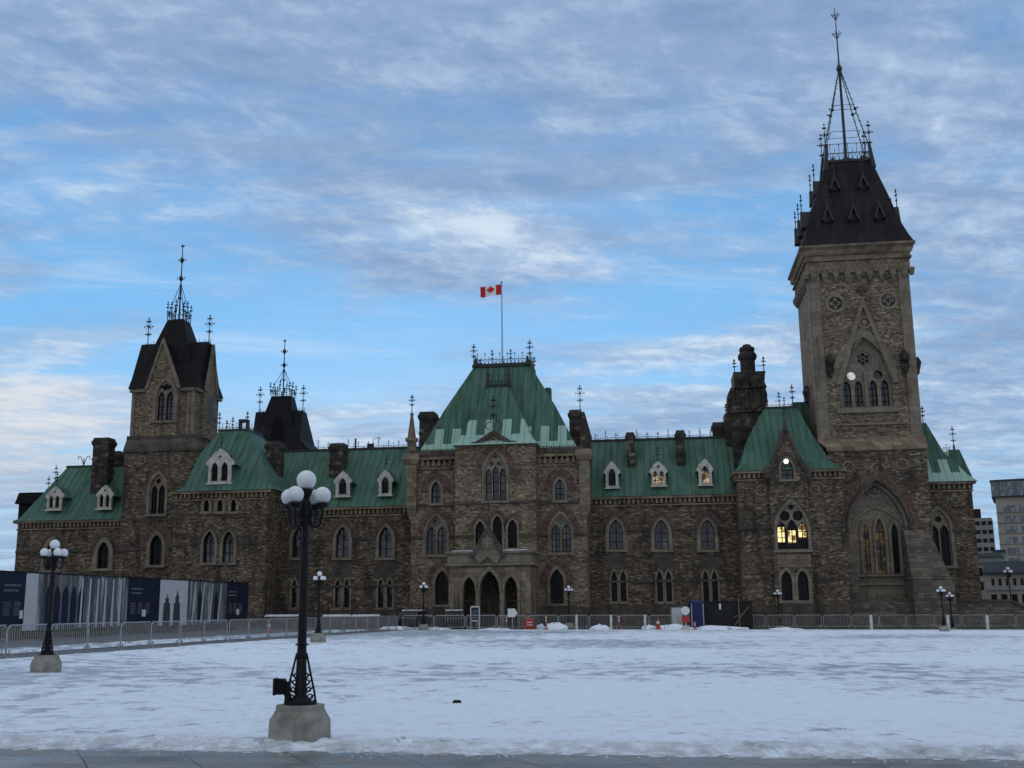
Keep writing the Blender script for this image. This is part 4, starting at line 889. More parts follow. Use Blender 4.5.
chimney(711.7, 726, 422, 441, 9, 1.3); chimney(731.8, 742, 420.5, 466, 5, 1.1)
# ---------- great tower
TV = 2.0; TT = Wall(TV); q0, q1 = TT.u(831, 500), TT.u(930.5, 500); zt0 = TT.z(872, 447); tdep = q1-q0
ca, cb = TT.u(848, 526), TT.u(909.6, 526); cmid = (ca+cb)/2; asp, aap = TT.z(878, 530), TT.z(878, 480.5); abot = TT.z(878, 603.5); ab2 = (ca+1.0, cb)
TT.h.append(arch(cmid, abot, cb-ca, asp, aap, 10))
b = MB(); b.plate([(q0, ZB), (q1, ZB), (q1, zt0), (q0, zt0)], TV, TV+tdep, TT.h, True, 1.25); b.build('tower_wall', M_rubble, ROOT)
TI = Wall(TV+1.2)
IU = TI.u
b = MB(); hs_ = []
for px, w2, pt in ((866, 6.8, 523.5), (880.6, 9.0, 518), (895.2, 7.0, 523)):
    c = IU(px, 545); w_ = IU(px+w2/2, 545)-IU(px-w2/2, 545); z1 = TI.z(px, pt); z0 = TI.z(px, 573.5); a = arch(c, z0, w_, z1-w_*1.5, z1); hs_.append((c, w_, z0, z1, a))
b.plate([(ca-.2, ZB), (cb+.2, ZB), (cb+.2, aap+.2), (ca-.2, aap+.2)], TV+1.2, TV+1.5, [h[4] for h in hs_]); b.build('recess_wall', M_trim, ROOT)
for c, w_, z0, z1, a in hs_:
    b = MB(); b.plate(arch(c, z0, w_+.42, z1-w_*1.5, z1+.5), TV+1.02, TV+1.22, [[(x, z+(.02 if k < 2 else 0)) for k, (x, z) in enumerate(arch(c, z0, w_-.01, z1-w_*1.5, z1-.01))]]); o = b.build('window', M_trim, ROOT)
    b = MB(); b.add([(c-.6, TV+1.48, z0-.1), (c+.6, TV+1.48, z0-.1), (c+.6, TV+1.48, z1+.1), (c-.6, TV+1.48, z1+.1)], [(0, 1, 2, 3)]); b.build('pane', M_lita if c < hs_[2][0] else M_glassd, o)
    b = MB(); b.box(c-.025, c+.025, TV+1.36, TV+1.4, z0, z1)
    for k in range(1, 6): b.box(c-w_/2, c+w_/2, TV+1.35, TV+1.39, z0+(z1-z0)*k/6.6-.025, z0+(z1-z0)*k/6.6+.025)
    b.build('frame', M_black, o)
b = MB(); rr_ = .045
# inner gable moulding, circle and panels in the arch head
ih = TI.z(878, 508); b.plate(circ(cmid, TI.z(877, 491), .62, 20), TV+1.0, TV+1.25, [circ(cmid, TI.z(877, 491), .40, 20)]); b.plate(circ(cmid, TI.z(877, 491), .28), TV+1.05, TV+1.25)
n_ = 12; cur = [(ca+(cb-ca)*i/n_, TI.z(878, 529)+(ih-TI.z(878, 529))*(1-abs(2*i/n_-1)**1.5)) for i in range(n_+1)]
strip(b, [(x, z+.22) for x, z in cur], cur, TV+.98, TV+1.25)
for sg in (-1, 1): b.plate([(cmid+sg*.9, TI.z(877, 500)), (cmid+sg*1.9, TI.z(877, 513)), (cmid+sg*1.5, TI.z(877, 497)), (cmid+sg*.95, TI.z(877, 492))], TV+1.08, TV+1.25)
strip(b, arch(cmid, asp, cb-ca-.02, asp, aap-.02, 12)[1:], arch(cmid, asp, cb-ca-.5, asp, aap-.35, 12)[1:], TV+.5, TV+1.0)
b.box(ca, cb, TV+.85, TV+1.25, TI.z(878, 576.5), TI.z(878, 574.4)); b.box(ca, cb, TV+.9, TV+1.25, TI.z(878, 585), TI.z(878, 583.6))
for i in range(7):
    c = ca+.9+(cb-ca-1.2)*i/6; b.tube((c, TV+1.16, TI.z(878, 583)), (c, TV+1.16, TI.z(878, 577)), .05, 4)
    if i < 6: q = (cb-ca-1.2)/12; b.tube((c, TV+1.16, TI.z(878, 583)), (c+q, TV+1.16, TI.z(878, 578)), .05, 4); b.tube((c+2*q, TV+1.16, TI.z(878, 583)), (c+q, TV+1.16, TI.z(878, 578)), .05, 4)
b.build('arch_carving', M_trim, ROOT)
b = MB(); w2 = cb-ca
oo = arch(cmid, asp-.3, w2+1.9, asp, aap+1.05, 12)[1:]; ii = arch(cmid, asp-.3, w2+.36, asp, aap+.22, 12)[1:]; oo.append((cmid-w2/2-.95, asp-.3)); ii.append((cmid-w2/2-.18, asp-.3)); strip(b, oo, ii, TV-.022, TV+.05); b.build('relieving_arch', M_red, ROOT)
b = MB(); oo = arch(cmid, asp-.2, w2+.36, asp, aap+.22, 12)[1:]; ii = arch(cmid, asp-.2, w2, asp, aap+.004, 12)[1:]; oo.append((cmid-w2/2-.18, asp-.2)); ii.append((cmid-w2/2, asp-.2)); strip(b, oo, ii, TV-.17, TV+.05)
course(b, TT, q0, ca-.3, TT.z(880, 527.5)); b.build('string_course', M_hood, ROOT)
roundel(TT, 902, 464, 6, True); roundel(TT, 848.5, 466.5, 6, True)
# buttresses
def buttress(prof, y0, y1, m=M_dress): b = MB(); b.plate(prof, y0, y1); return b.build('buttress', m, ROOT)
bl = TV-2.2
P_ = lambda px, py: at(px, py, bl)
z5, z6 = zz(905, 529, bl), zz(905, 578, bl)
x9, x10, x11 = ux(911, 560, bl), ux(934, 529, bl), ux(951, 577, bl)
b = MB(); b.loft([[(x9, bl, ZB), (x11+.25, bl, ZB), (x11+.25, TV+3, ZB), (x9, TV+3, ZB)], [(x9, bl, z6), (x11+.25, bl, z6), (x11+.25, TV+3, z6), (x9, TV+3, z6)], [(x9, bl+.15, z6+.02), (x11, bl+.15, z6+.02), (x11, TV+3, z6+.02), (x9, TV+3, z6+.02)], [(x9, TV-.25, z5), (x10, TV-.25, z5), (x10, TV+3, z5), (x9, TV+3, z5)]]); b.box(x9-.05, x11+.32, bl-.08, TV+2, z6-.12, z6+.12); b.build('buttress', M_wallr, ROOT)
x12, x13, x14 = ux(845, 560, bl+.6), ux(849, 527, bl+.6), ux(861.5, 590, bl+.6)
b = MB(); B2 = bl+.9; b.loft([[(x12, B2, ZB), (x14, B2, ZB), (x14, TV+.5, ZB), (x12, TV+.5, ZB)], [(x12, B2, z6), (x14-.1, B2, z6), (x14-.1, TV+.5, z6), (x12, TV+.5, z6)], [(x12, TV-.15, z5), (x13, TV-.15, z5), (x13, TV+.5, z5), (x12, TV+.5, z5)]]); b.build('buttress', M_wallr, ROOT)
b = MB(); b.box(x14, x9, TV-.9, TV+1.2, ZB, TT.z(880, 604)); b.rects((x14, x9, TV-.9, TV+1.2, TT.z(880, 604)), (x14, x9, TV+.2, TV+1.2, TT.z(880, 598))); b.build('plinth', M_wallr, ROOT)
# weathered offset and upper stage
TP = Wall(TV+.8); n0, n1 = TP.u(811.2, 310), TP.u(911, 310); tz0, tz1 = TP.z(868, 437), TP.z(860, 262); ud = n1-n0
b = MB(); b.rects((q0-.1, q1+.1, TV-.15, TV+tdep, zt0-.3), (q0-.1, q1+.1, TV-.15, TV+tdep, zt0), (n0-.25, n1+.25, TP.v-.3, TP.v+ud+.2, tz0-.3), (n0-.25, n1+.25, TP.v-.3, TP.v+ud+.2, tz0)); b.build('tower_offset', M_dress, ROOT)
cxm = TP.u(866, 390); ww2 = TP.u(893, 390)-TP.u(840, 390)
zb2, zap2 = TP.z(867, 407), TP.z(866, 337)
TP.h.append(arch(cxm, zb2, ww2, TP.z(867, 382), zap2, 10))
b = MB(); b.plate([(n0, zt0), (n1, zt0), (n1, tz1), (n0, tz1)], TP.v, TP.v+ud, TP.h, True, .8); b.build('tower_wall', M_light, ROOT)
ty = TP.v+.35; hl = []; panes = []
c1, c2 = TP.u(853.6, 392), TP.u(880, 392); r = TP.u(875, 359)-TP.u(865.6, 359)
for c in (c1, c2):
    for s_ in (-.52, .52): hl.append(arch(c+s_, zb2+.1, .72, TP.z(866, 387), TP.z(866, 379.5), 5))
    hl.append(circ(c, TP.z(866, 374.3), .42))
hl.append(circ(cxm+.0, TP.z(866, 358), r*.92, 20))
b = MB(); b.plate(arch(cxm, zb2+.004, ww2-.01, TP.z(867, 382), zap2-.01, 10), ty, ty+.3, hl); bw = b.build('window', M_trim, ROOT)
b = MB(); b.add([(cxm-ww2/2, ty+.42, zb2), (cxm+ww2/2, ty+.42, zb2), (cxm+ww2/2, ty+.42, zap2), (cxm-ww2/2, ty+.42, zap2)], [(0, 1, 2, 3)]); b.build('pane', M_glass, bw)
b = MB(); rz3 = TP.z(866, 358); b.plate(circ(cxm, rz3, r*.93, 20), ty+.12, ty+.26, [circ(cxm+r*.46*math.cos(k*math.pi/3+.5), rz3+r*.46*math.sin(k*math.pi/3+.5), r*.25, 10) for k in range(6)]+[circ(cxm, rz3, r*.17, 10)]); b.build('rose_tracery', M_trim, bw)
b = MB(); b.plate(circ(c1, TP.z(866, 374.3), .40), ty+.36, ty+.40)
b.build('glowing_pane', M_paleglow, bw)  # pale disc behind the left small circle, with emission of its own
b = MB()
for c in (c1, c2):
    for s_ in (-.52, .52):
        b.box(c+s_-.03, c+s_+.03, ty+.30, ty+.36, zb2, TP.z(866, 380))
        for k in range(1, 5): b.box(c+s_-.36, c+s_+.36, ty+.295, ty+.355, zb2+.6*k-.03, zb2+.6*k+.03)
    for k in range(3): b.ball(c-.6+.5*k, ty+.39, zb2+.35+.45*(k % 2), .055, 6, 4)
zc3 = TP.z(866, 358); b.box(cxm-.03, cxm+.03, ty+.30, ty+.36, zc3-.9, zc3+.9); b.box(cxm-.9, cxm+.9, ty+.295, ty+.355, zc3-.03, zc3+.03); b.build('frame', M_black, bw)
b = MB(); v = TP.v; gA, gZ = TP.u(862, 300), TP.z(861, 297); gl, gr, gbz = TP.u(836.5, 383), TP.u(898.2, 383), TP.z(867, 384)
strip(b, [(gl-.1, gbz), (gA, gZ), (gr+.1, gbz)], [(gl+.45, gbz), (gA, gZ-1.0), (gr-.45, gbz)], v-.32, v+.05)
A1 = arch(cxm, gbz, ww2+1.2, TP.z(867, 382), zap2+.85, 10)[1:]; A2 = arch(cxm, gbz, ww2+.02, TP.z(867, 382), zap2+.012, 10)[1:]; strip(b, A1, A2, v-.2, v+.05)
cz = TP.z(862, 323); b.plate([(gA-.05, gZ-1.2), (gl+1.55, TP.z(866, 352)), (gA+.35, TP.z(866, 331)), (gr-1.55, TP.z(866, 352))], v-.06, v+.05); b.plate(circ(gA+.05, cz, .62), v-.26, v+.02, [circ(gA+.05, cz, .42)]); b.plate(circ(gA+.05, cz, .25), v-.2, v+.02)
b.box(cxm-ww2/2-.4, cxm+ww2/2+.4, v-.35, v+.05, zb2-.55, zb2-.1); b.box(n0+1.3, n1-1.3, v-.12, v+.05, TP.z(868, 425), TP.z(868, 423))
for u in (n0, n1-.9): b.box(u-.06 if u == n0 else u, u+.9 if u == n0 else u+.96, v-.14, v+.05, tz0, tz1)
b.box(n0-.14, n0+.02, v-.14, v+.9, tz0, tz1); b.box(cxm-.08, cxm+.08, v-.05, ty+.2, zb2, TP.z(866, 372)); b.build('gable_moulding', M_trim, ROOT)
for px, py in ((829.5, 366), (904, 362)):
    b = MB(); u, z = TP.u(px, py), TP.z(px, py); b.rects((u-.2, u+.2, v-.2, v+.1, z-1.0), (u-.36, u+.36, v-.6, v+.1, z-.4), (u-.30, u+.30, v-.42, v+.1, z-.2), (u-.40, u+.36, v-.8, v+.1, z+.4), (u-.25, u+.25, v-.45, v+.1, z+.8), (u-.12, u+.12, v-.3, v, z+1.1)); b.ball(u, v-.75, z+.2, .26, 7, 5); b.build('gargoyle', M_soot, ROOT)
b = MB(); u = n1+.05; z = TP.z(917, 364); b.rects((u-.1, u+.25, v+.2, v+.8, z-.9), (u-.1, u+.5, v+.1, v+.9, z+.2), (u-.1, u+.3, v+.2, v+.8, z+.7)); b.build('gargoyle', M_soot, ROOT)
b = MB(); u = n0-.05; z = TP.z(806, 383); b.rects((u-.25, u+.1, v+5, v+5.6, z-.9), (u-.5, u+.1, v+4.9, v+5.7, z+.2), (u-.3, u+.1, v+5, v+5.6, z+.7)); b.build('gargoyle', M_soot, ROOT)
roundel(TP, 835.3, 303.5, 10); roundel(TP, 888, 300.5, 10)
b = MB()
u = gA; fz_ = TP.z(861, 288); b.plate(quat(u, fz_-.2, .55), v-.3, v+.02); b.build('fleuron', M_hood, ROOT)
# slit window and mouldings on the left side are of stone: corbel table and great cornice
zc0, zc1 = TP.z(860, 262), TP.z(858, 245.5)
b = MB(); pj = .75
b.rects((n0-.02, n1+.02, v-.02, v+ud, zc0-1.05), (n0-.2, n1+.2, v-.2, v+ud+.2, zc0-1.0), (n0-.2, n1+.2, v-.2, v+ud+.2, zc0+.15))
b.rects(*[(n0-q, n1+q, v-q, v+ud+q, zc0+.15+(zc1-zc0-.15)*k) for q, k in ((.38, 0), (.38, .14), (.27, .15), (.27, .38), (.42, .40), (.55, .56), (.55, .66), (.48, .67), (.50, .74), (pj, .86), (pj, 1))])
tc = b.build('tower_cornice', M_dress, ROOT)
b = MB(); N_ = 9
for i in range(N_):
    c = n0+.35+(n1-n0-.7)*i/(N_-1); b.rects((c-.1, c+.1, v-.15, v+.05, zc0-1.9), (c-.24, c+.24, v-.48, v+.05, zc0-1.35), (c-.24, c+.24, v-.48, v+.05, zc0-1.02))
    cc_ = v+.35+(ud-.7)*i/(N_-1); b.rects((n0-.15, n0+.05, cc_-.1, cc_+.1, zc0-1.9), (n0-.48, n0+.05, cc_-.24, cc_+.24, zc0-1.35), (n0-.48, n0+.05, cc_-.24, cc_+.24, zc0-1.02))
    if i < N_-1:
        s_ = (n1-n0-.7)/(N_-1)/2
        b.tube((c, v-.22, zc0-.95), (c+s_, v-.22, zc0-.05), .07, 4); b.tube((c+s_, v-.22, zc0-.05), (c+2*s_, v-.22, zc0-.95), .07, 4); b.tube((c, v-.22, zc0-.05), (c+s_, v-.22, zc0-.95), .07, 4); b.tube((c+s_, v-.22, zc0-.95), (c+2*s_, v-.22, zc0-.05), .07, 4)
        b.tube((n0-.22, cc_, zc0-.95), (n0-.22, cc_+s_, zc0-.05), .07, 4); b.tube((n0-.22, cc_+s_, zc0-.05), (n0-.22, cc_+2*s_, zc0-.95), .07, 4)
for u in (n0-.3, n1+.3): b.rects((u-.15, u+.15, v-.4, v, zc0-1.5), (u-.25, u+.25, v-.5, v+.1, zc0-1.0), (u-.2, u+.2, v-.4, v+.1, zc0-.8))
b.build('corbels', M_trim, tc)
# great tower roof
tp0, tp1 = ux(826.5, 162, v+3.2), ux(871, 161, v+3.2); zpt = zz(849, 161, v+3.2); py0, py1 = v+3.2, v+ud-3.2
zsx = zz(858, 224, v+.8)
b = MB(); b.rects((n0-pj+.1, n1+pj-.1, v-pj+.1, v+ud+pj-.1, zc1), (n0-.32, n1+.32, v-.3, v+ud+.3, zc1+.75), (n0+.30, n1-.30, v+.3, v+ud-.3, zsx+.1), (n0*.55+tp0*.45, n1*.55+tp1*.45, v+1.6, v+ud-1.6, zsx*.58+zpt*.42), (tp0, tp1, py0, py1, zpt))
tro = b.build('tower_roof', M_twroof, ROOT)
def lucarne(side, c, zbot, h, yy):
    """little triangular roof vents on each slope"""
    b = MB(); 
    if side == 'f': tf = Matrix.Translation((c, yy, 0))
    elif side == 'l': tf = Matrix.Translation((yy, c, 0)) @ Matrix.Rotation(-math.pi/2, 4, 'Z')
    else: tf = Matrix.Translation((yy, c, 0)) @ Matrix.Rotation(math.pi/2, 4, 'Z')
    b = MB(tf); strip(b, [(-.55, zbot), (0, zbot+h), (.55, zbot)], [(-.33, zbot), (0, zbot+h-.6), (.33, zbot)], -.35, 1.5); b.plate([(-.33, zbot), (.33, zbot), (0, zbot+h-.6)], .1, 1.4)
    fin(b, 0, -.2, zbot+h-.2, 1.9, .045, .6)
    b.build('lucarne', M_iron, tro)
def roof_y(z):
    k = [(zc1+.75, -.3), (zsx+.1, .3), (zsx*.58+zpt*.42, 1.6), (zpt, 3.2)]
    for (za, ya), (zb3, yb) in zip(k, k[1:]):
        if za <= z <= zb3: return ya+(yb-ya)*(z-za)/(zb3-za)
    return 3.2
for frac, pz, h, cnt in ((.0, 222.5, 1.75, 3), (0, 185.5, 1.55, 2)):
    zb4 = zz(858, pz, v+1); ins = roof_y(zb4)
    for i in range(cnt):
        k = (i+1)/(cnt+1) if cnt == 3 else (.36, .66)[i]
        if cnt == 3: k = (.235, .50, .765)[i]
        lucarne('f', n0+(n1-n0)*k, zb4, h, v+ins-.15)
        lucarne('l', v+ud*k, zb4, h, n0+ins-.15); lucarne('r', v+ud*(1-k), zb4, h, n1-ins+.15)
# crown, mast and braced struts
cxp, cyp = (tp0+tp1)/2, (py0+py1)/2
b = MB(); b.box(tp0-.1, tp1+.1, py0-.1, py1+.1, zpt-.06, zpt+.18); b.lathe(cxp, cyp, [(1.3, zpt+.1), (.9, zpt+.5), (.2, zpt+.7)], 12)
hz = zz(838, 69, cyp); tz = zz(833.5, 8, cyp)
b.tube((cxp, cyp, zpt), (cxp, cyp, hz), .15, 6, .12); b.tube((cxp, cyp, hz), (cxp, cyp, tz), .09, 6, .03); b.ball(cxp, cyp, hz, .30, 8, 6); b.lathe(cxp, cyp, [(.13, hz-.7), (.24, hz-.2), (.20, hz+.3), (.09, hz+.5)], 6)
H_ = hz-zpt
for ix in (-1, 1):
    for iy in (-1, 1):
        for j, (ax, ay) in enumerate(((1, 1),)):
            p0_ = Vector((cxp+ix*(tp1-tp0)/2*ax, cyp+iy*(py1-py0)/2*ay, zpt+(1.2 if j == 0 else .1))); p1_ = Vector((cxp+ix*.15, cyp+iy*.15, hz-.5))
            b.tube(p0_, p1_, .055, 4)
            for k in range(1, 14):
                p = p0_.lerp(p1_, k/14); b.tube(p-Vector((.13, 0, 0)), p+Vector((.13, 0, 0.05)), .03, 4)
            p = p0_.lerp(p1_, .52); b.ball(p.x, p.y, p.z, .17, 6, 4); b.ball(p.x+.25*ix, p.y, p.z+.1, .1, 5, 4)
        fin(b, cxp+ix*(tp1-tp0)/2, cyp+iy*(py1-py0)/2, zpt, 4.0, .05, .9)
        p = Vector((cxp+ix*((tp1-tp0)/2+.15), cyp+iy*((py1-py0)/2+.15), zpt)); b.rects((p.x-.22, p.x+.22, p.y-.22, p.y+.22, zpt-.9), (p.x-.12-ix*.25, p.x+.12-ix*.25, p.y-.12, p.y+.12, zpt+1.6))
for rz_, k in ((zpt+.9, .98), (zpt+1.9, .9), (zpt+H_*.32, .66), (zpt+H_*.6, .42)):
    hx_, hy_ = (tp1-tp0)/2*k, (py1-py0)/2*k
    for (A__, B__) in (((-1, -1), (1, -1)), ((1, -1), (1, 1)), ((1, 1), (-1, 1)), ((-1, 1), (-1, -1))): b.tube((cxp+A__[0]*hx_, cyp+A__[1]*hy_, rz_), (cxp+B__[0]*hx_, cyp+B__[1]*hy_, rz_), .028, 4)
cresting(tp0, tp1, py0, zpt+.1, 1.7, .42, b, r=.03); cresting(tp0, tp0, py0, zpt+.1, 1.4, .5, b, y1=py1); cresting(tp1, tp1, py0, zpt+.1, 1.4, .5, b, y1=py1); cresting(tp0, tp1, py1, zpt+.1, 1.7, .5, b)
for zt3, q in ((tz-.9, .34), (tz-3.0, .38)):
    for a in range(6):
        ca_, sa_ = math.cos(a*math.pi/3), math.sin(a*math.pi/3); b.path([(cxp, cyp, zt3-.5), (cxp+ca_*q, cyp+sa_*q, zt3), (cxp+ca_*q*1.2, cyp+sa_*q*1.2, zt3+.25)], .035, 4)
    b.tube((cxp-q*1.2, cyp, zt3+.1), (cxp+q*1.2, cyp, zt3+.1), .03, 4)
b.build('spire', M_iron, ROOT)
# ---------- right end wing
WN = Wall(5.0); j0, j1 = WN.u(925, 540), WN.u(976.5, 540); zn = WN.z(950, 482)
pwin(WN, 940, 22, 509, 566, n=2, sur=.3, hood=True, red=True, redt=.4, glass=M_glassd)
WN.build([(j0, ZB), (j1, ZB), (j1, zn-.1), (j0, zn-.1)], 14, M_rubble)
roundel(WN, 955, 499.5, 4.5)
b = MB(); course(b, WN, WN.u(952, 530), j1, WN.z(960, 530.5)); course(b, WN, WN.u(950, 585), j1, WN.z(960, 586)); plinth(j0, j1+.12, 4.7, WN.z(960, 604)); b.build('string_course', M_hood, ROOT)
cornice(j0, j1, 5.0, 18.8, zn)
nr0, nr1, nrz = ux(905, 424, 9), ux(926, 424, 9), zz(921, 423, 9)
M_cu4 = seamed('green_copper_patched_end', *CU, newz=(zn+.9, 1.35), cn=CN)
b = MB(); b.rects((j0-.4, j1+.45, 4.5, 19.4, zn+.02), (j0-.4, j1-.2, 4.95, 19, zn+.6), (nr0+1, j1*.5+nr1*.5-.4, 7, 16, zn*.5+nrz*.5), (nr0, nr1, 9, 15, nrz)); b.build('roof', M_cu4, ROOT)
b = MB(); u0, u1 = ux(950, 455, 13), ux(961, 455, 13); z0_, z1_ = zz(955, 478, 13), zz(955, 449, 13); b.rects((u0-.3, u1+.9, 13, 17, z0_), (u0, u1, 13.4, 16, z1_)); b.build('rear_roof', M_cu, ROOT)
b = MB(); u = ux(954.8, 440, 13); fin(b, u, 13.6, z1_-.2, zz(954, 424, 13)-z1_, .04, .9); b.rects((u-.15, u+.15, 13.4, 13.8, z1_-1), (u-.08, u+.08, 13.5, 13.7, z1_+.5)); b.build('finial', M_iron, ROOT)
b = MB(); fin(b, ux(922.5, 415, 9), 9, nrz, zz(922, 407, 9)-nrz, .04, .9); b.build('finial', M_iron, ROOT)
cresting(ux(944, 449, 13), ux(951, 449, 13), 13.4, z1_, .5, .3).build('cresting', M_iron, ROOT)
# ================================================================== RETAINING WALL, right of the tower
RW = empty('retaining_wall', ORG, -YAW); tag(RW, 'low rubble stone wall running right from the foot of the great tower', 'wall')
rv = 1.5; a_, b_, c_ = at(952, 602, rv), at(1011, 602, rv), at(1026, 609, rv); b = MB()
b.plate([(a_[0], -1.5), (c_[0]+14, -1.5), (c_[0]+14, c_[1]-4.5+2), (c_[0], c_[1]), (b_[0], b_[1]), (a_[0], a_[1])], rv, rv+.7); b.build('stonework', M_wallr, RW)
b = MB(); strip(b, [(a_[0]-.1, a_[1]+.22), (b_[0], b_[1]+.22), (c_[0]+.1, c_[1]+.22)], [(a_[0]-.1, a_[1]+.005), (b_[0], b_[1]+.005), (c_[0]+.1, c_[1]+.005)], rv-.12, rv+.82); b.build('coping', M_hood, RW)
# ================================================================== FLAGPOLE
FP = empty('flagpole', BM @ Vector((ux(502.3, 360, 6.8), 6.8, zt_+.1)), -YAW); tag(FP, 'slim pole on the central roof ridge flying a red and white maple leaf flag', 'flagpole')
hp = zz(501, 283, 6.8)-zt_; b = MB(); b.tube((0, 0, 0), (0, 0, hp), .085, 8, .05); b.ball(0, 0, hp, .12); b.build('pole', M_galv, FP)
fw, fh = 2.15, 1.08; ftop = hp-.25
def fl(s_, t_): # s_ 0..1 away from the pole, t_ 0..1 downward
    return (-.06-s_*fw, .16*math.sin(s_*7+t_*1.2)*s_+.05, ftop-t_*fh-.10*s_+.07*math.sin(s_*6+.5)-.04*math.sin(s_*9))
def cloth(n0_, n1_, off=0):
    b = MB(); N1 = 8; vs_ = [fl(n0_+(n1_-n0_)*i/N1, j/6) for j in range(7) for i in range(N1+1)]
    n = len(vs_); vs_ = [(p[0], p[1], p[2]) for p in vs_]+[(p[0], p[1]+.012, p[2]) for p in vs_]
    fs = [(j*(N1+1)+i, j*(N1+1)+i+1, (j+1)*(N1+1)+i+1, (j+1)*(N1+1)+i) for j in range(6) for i in range(N1)]
    fs += [tuple(q+n for q in reversed(f)) for f in fs]; b.add(vs_, fs); return b
fo = cloth(.25, .75).build('flag', M_flagw, FP)
cloth(0, .25).build('flag_bar', M_flagr, fo); cloth(.75, 1).build('flag_bar', M_flagr, fo)
leaf = [(0, 1), (.18, .66), (.36, .74), (.28, .28), (.52, .50), (.58, .38), (.88, .42), (.78, .18), (.90, .08), (.46, -.32), (.52, -.50), (.05, -.42), (.06, -.9)]
leaf = leaf+[(-x, z) for x, z in reversed(leaf[1:])]
b = MB(); lp = [(.5-.0+x*.20, .47-z*.42) for x, z in leaf]
tri = tessellate_polygon([[Vector((x, z, 0)) for x, z in lp]])
for dy_ in (-.03, .045): b.add([(fl(x, z)[0], fl(x, z)[1]+dy_, fl(x, z)[2]) for x, z in lp], [tuple(t_) for t_ in tri])
b.build('maple_leaf', M_flagr, fo)
# ================================================================== LAMPS
def lamp_mesh(flood):
    R = empty('street_lamp')
    b = MB(); b.lathe(0, 0, [(.345, -.15), (.345, .06), (.335, .26), (.29, .34), (.28, .37), (.27, .375), (.265, .44), (.02, .445)], 24); b.v = [Vector((max(-.33, min(.33, p.x*1.12)), max(-.33, min(.33, p.y*1.12)), p.z)) for p in b.v]
    b.build('concrete_base', M_conc, R, False)
    b = MB(); b.lathe(0, 0, [(.205, .44), (.205, .47), (.15, .475), (.12, .51), (.075, .55), (.064, .9), (.062, 1.0), (.078, 1.02), (.078, 1.05), (.058, 1.08), (.055, 1.33), (.052, 1.8), (.052, 1.83)], 12)
    b.lathe(0, 0, [(.056, 1.15), (.095, 1.17), (.056, 1.19)], 10)
    b.lathe(0, 0, [(.055, 1.8), (.05, 2.4), (.075, 2.42), (.075, 2.45), (.045, 2.47), (.045, 2.62), (.085, 2.66), (.10, 2.80), (.07, 2.95), (.045, 3.0), (.08, 3.08), (.09, 3.125), (.05, 3.13)], 12)
    b.build('post', M_black, R, False)
    b = MB()
    for k in range(4):
        a = k*math.pi/2+.5; c, s_ = math.cos(a), math.sin(a)
        b.path([(c*.185, s_*.185, .47), (c*.170, s_*.170, .58), (c*.105, s_*.105, .86), (c*.068, s_*.068, 1.03)], .014, 6)
        for z1, r1 in ((.53, .150), (.62, .132), (.71, .112), (.79, .096)):
            n = 8; rr = .027*(1.25 if z1 < .6 else 1)
            b.path([(c*(r1-.035+rr*math.cos(2*math.pi*i/n)), s_*(r1-.035+rr*math.cos(2*math.pi*i/n)), z1+rr*math.sin(2*math.pi*i/n)) for i in range(n+1)], .011, 4)
            b.tube((c*.05, s_*.05, z1-.06), (c*(r1+.02), s_*(r1+.02), z1+.03), .010, 4)
        b.tube((c*.185, s_*.185, .45), (c*.17, s_*.17, .50), .024, 6)
    b.build('foot_bracket', M_black, R)
    for k in range(4):
        a = k*math.pi/2; AR = .248; c, s_ = math.cos(a)*AR, math.sin(a)*AR
        b = MB(); pts = []
        for i in range(9):
            t_ = i/8; r1 = .05+(AR-.05)*math.sin(t_*math.pi/2)**.9; pts.append((c/AR*r1, s_/AR*r1, 2.70-.09*math.sin(t_*math.pi)+.17*t_**2.5))
        pts.append((c, s_, 2.89)); b.path(pts, .019, 6)
        for q, zq3, rq in ((.12, 2.74, .045), (.165, 2.79, .03), (.105, 2.83, .03)):
            b.path([(c/AR*(q+rq*math.cos(t_)), s_/AR*(q+rq*math.cos(t_)), zq3+rq*math.sin(t_)) for t_ in [i*.8 for i in range(8)]], .010, 4)
        b.lathe(c, s_, [(.03, 2.86), (.07, 2.88), (.085, 2.91), (.085, 2.935), (.06, 2.94)], 10); ar = b.build('arm', M_black, R)
        b = MB(); b.ball(c, s_, 3.035, .109, 20, 12); b.build('globe', M_globe, ar, True)
    b = MB(); b.ball(0, 0, 3.245, .126, 22, 14); b.build('globe', M_globe, R, True)
    if flood:
        b = MB(Matrix.Rotation(rad(112), 4, 'Z')); b.box(-.30, -.19, -.08, .07, .58, .74); b.rects((-.33, -.30, -.10, .09, .56), (-.33, -.30, -.10, .09, .76)); b.box(-.20, -.13, -.04, .04, .55, .72)
        for k in range(5): b.box(-.29+.02*k, -.282+.02*k, -.09, .08, .565, .755)
        b.box(-.19, -.12, -.06, .06, .47, .55); b.build('floodlight', M_black, R)
    return R
LG = 'globe lamps around the snowy lawn'
def put_lamp(src, px, py, rz_, label, ht, first=False):
    p = gnd(px, py); o = src if first else copy_tree(src)
    o.location = p+Vector((0, 0, .03)); o.rotation_euler = (0, 0, rz_); tag(o, label, 'street lamp', LG); s_ = ht; o.scale = (s_, s_, s_) if s_ != 1 else (1, 1, 1); return o
def sc(px, pb, pt):
    p = gnd(px, pb); d = pray(px, pt); z = CAMP.z+d.z*p.y/d.y; return (z-p.z)/3.37
L0 = lamp_mesh(True); put_lamp(L0, 299.3, 744, rad(-112), 'nearest black five-globe lamp with floodlight on its big concrete base', 1, True)
L1 = lamp_mesh(False); put_lamp(L1, 45.5, 674, rad(42), 'globe lamp before the hoarding at far left', sc(45.5, 674, 541), True)
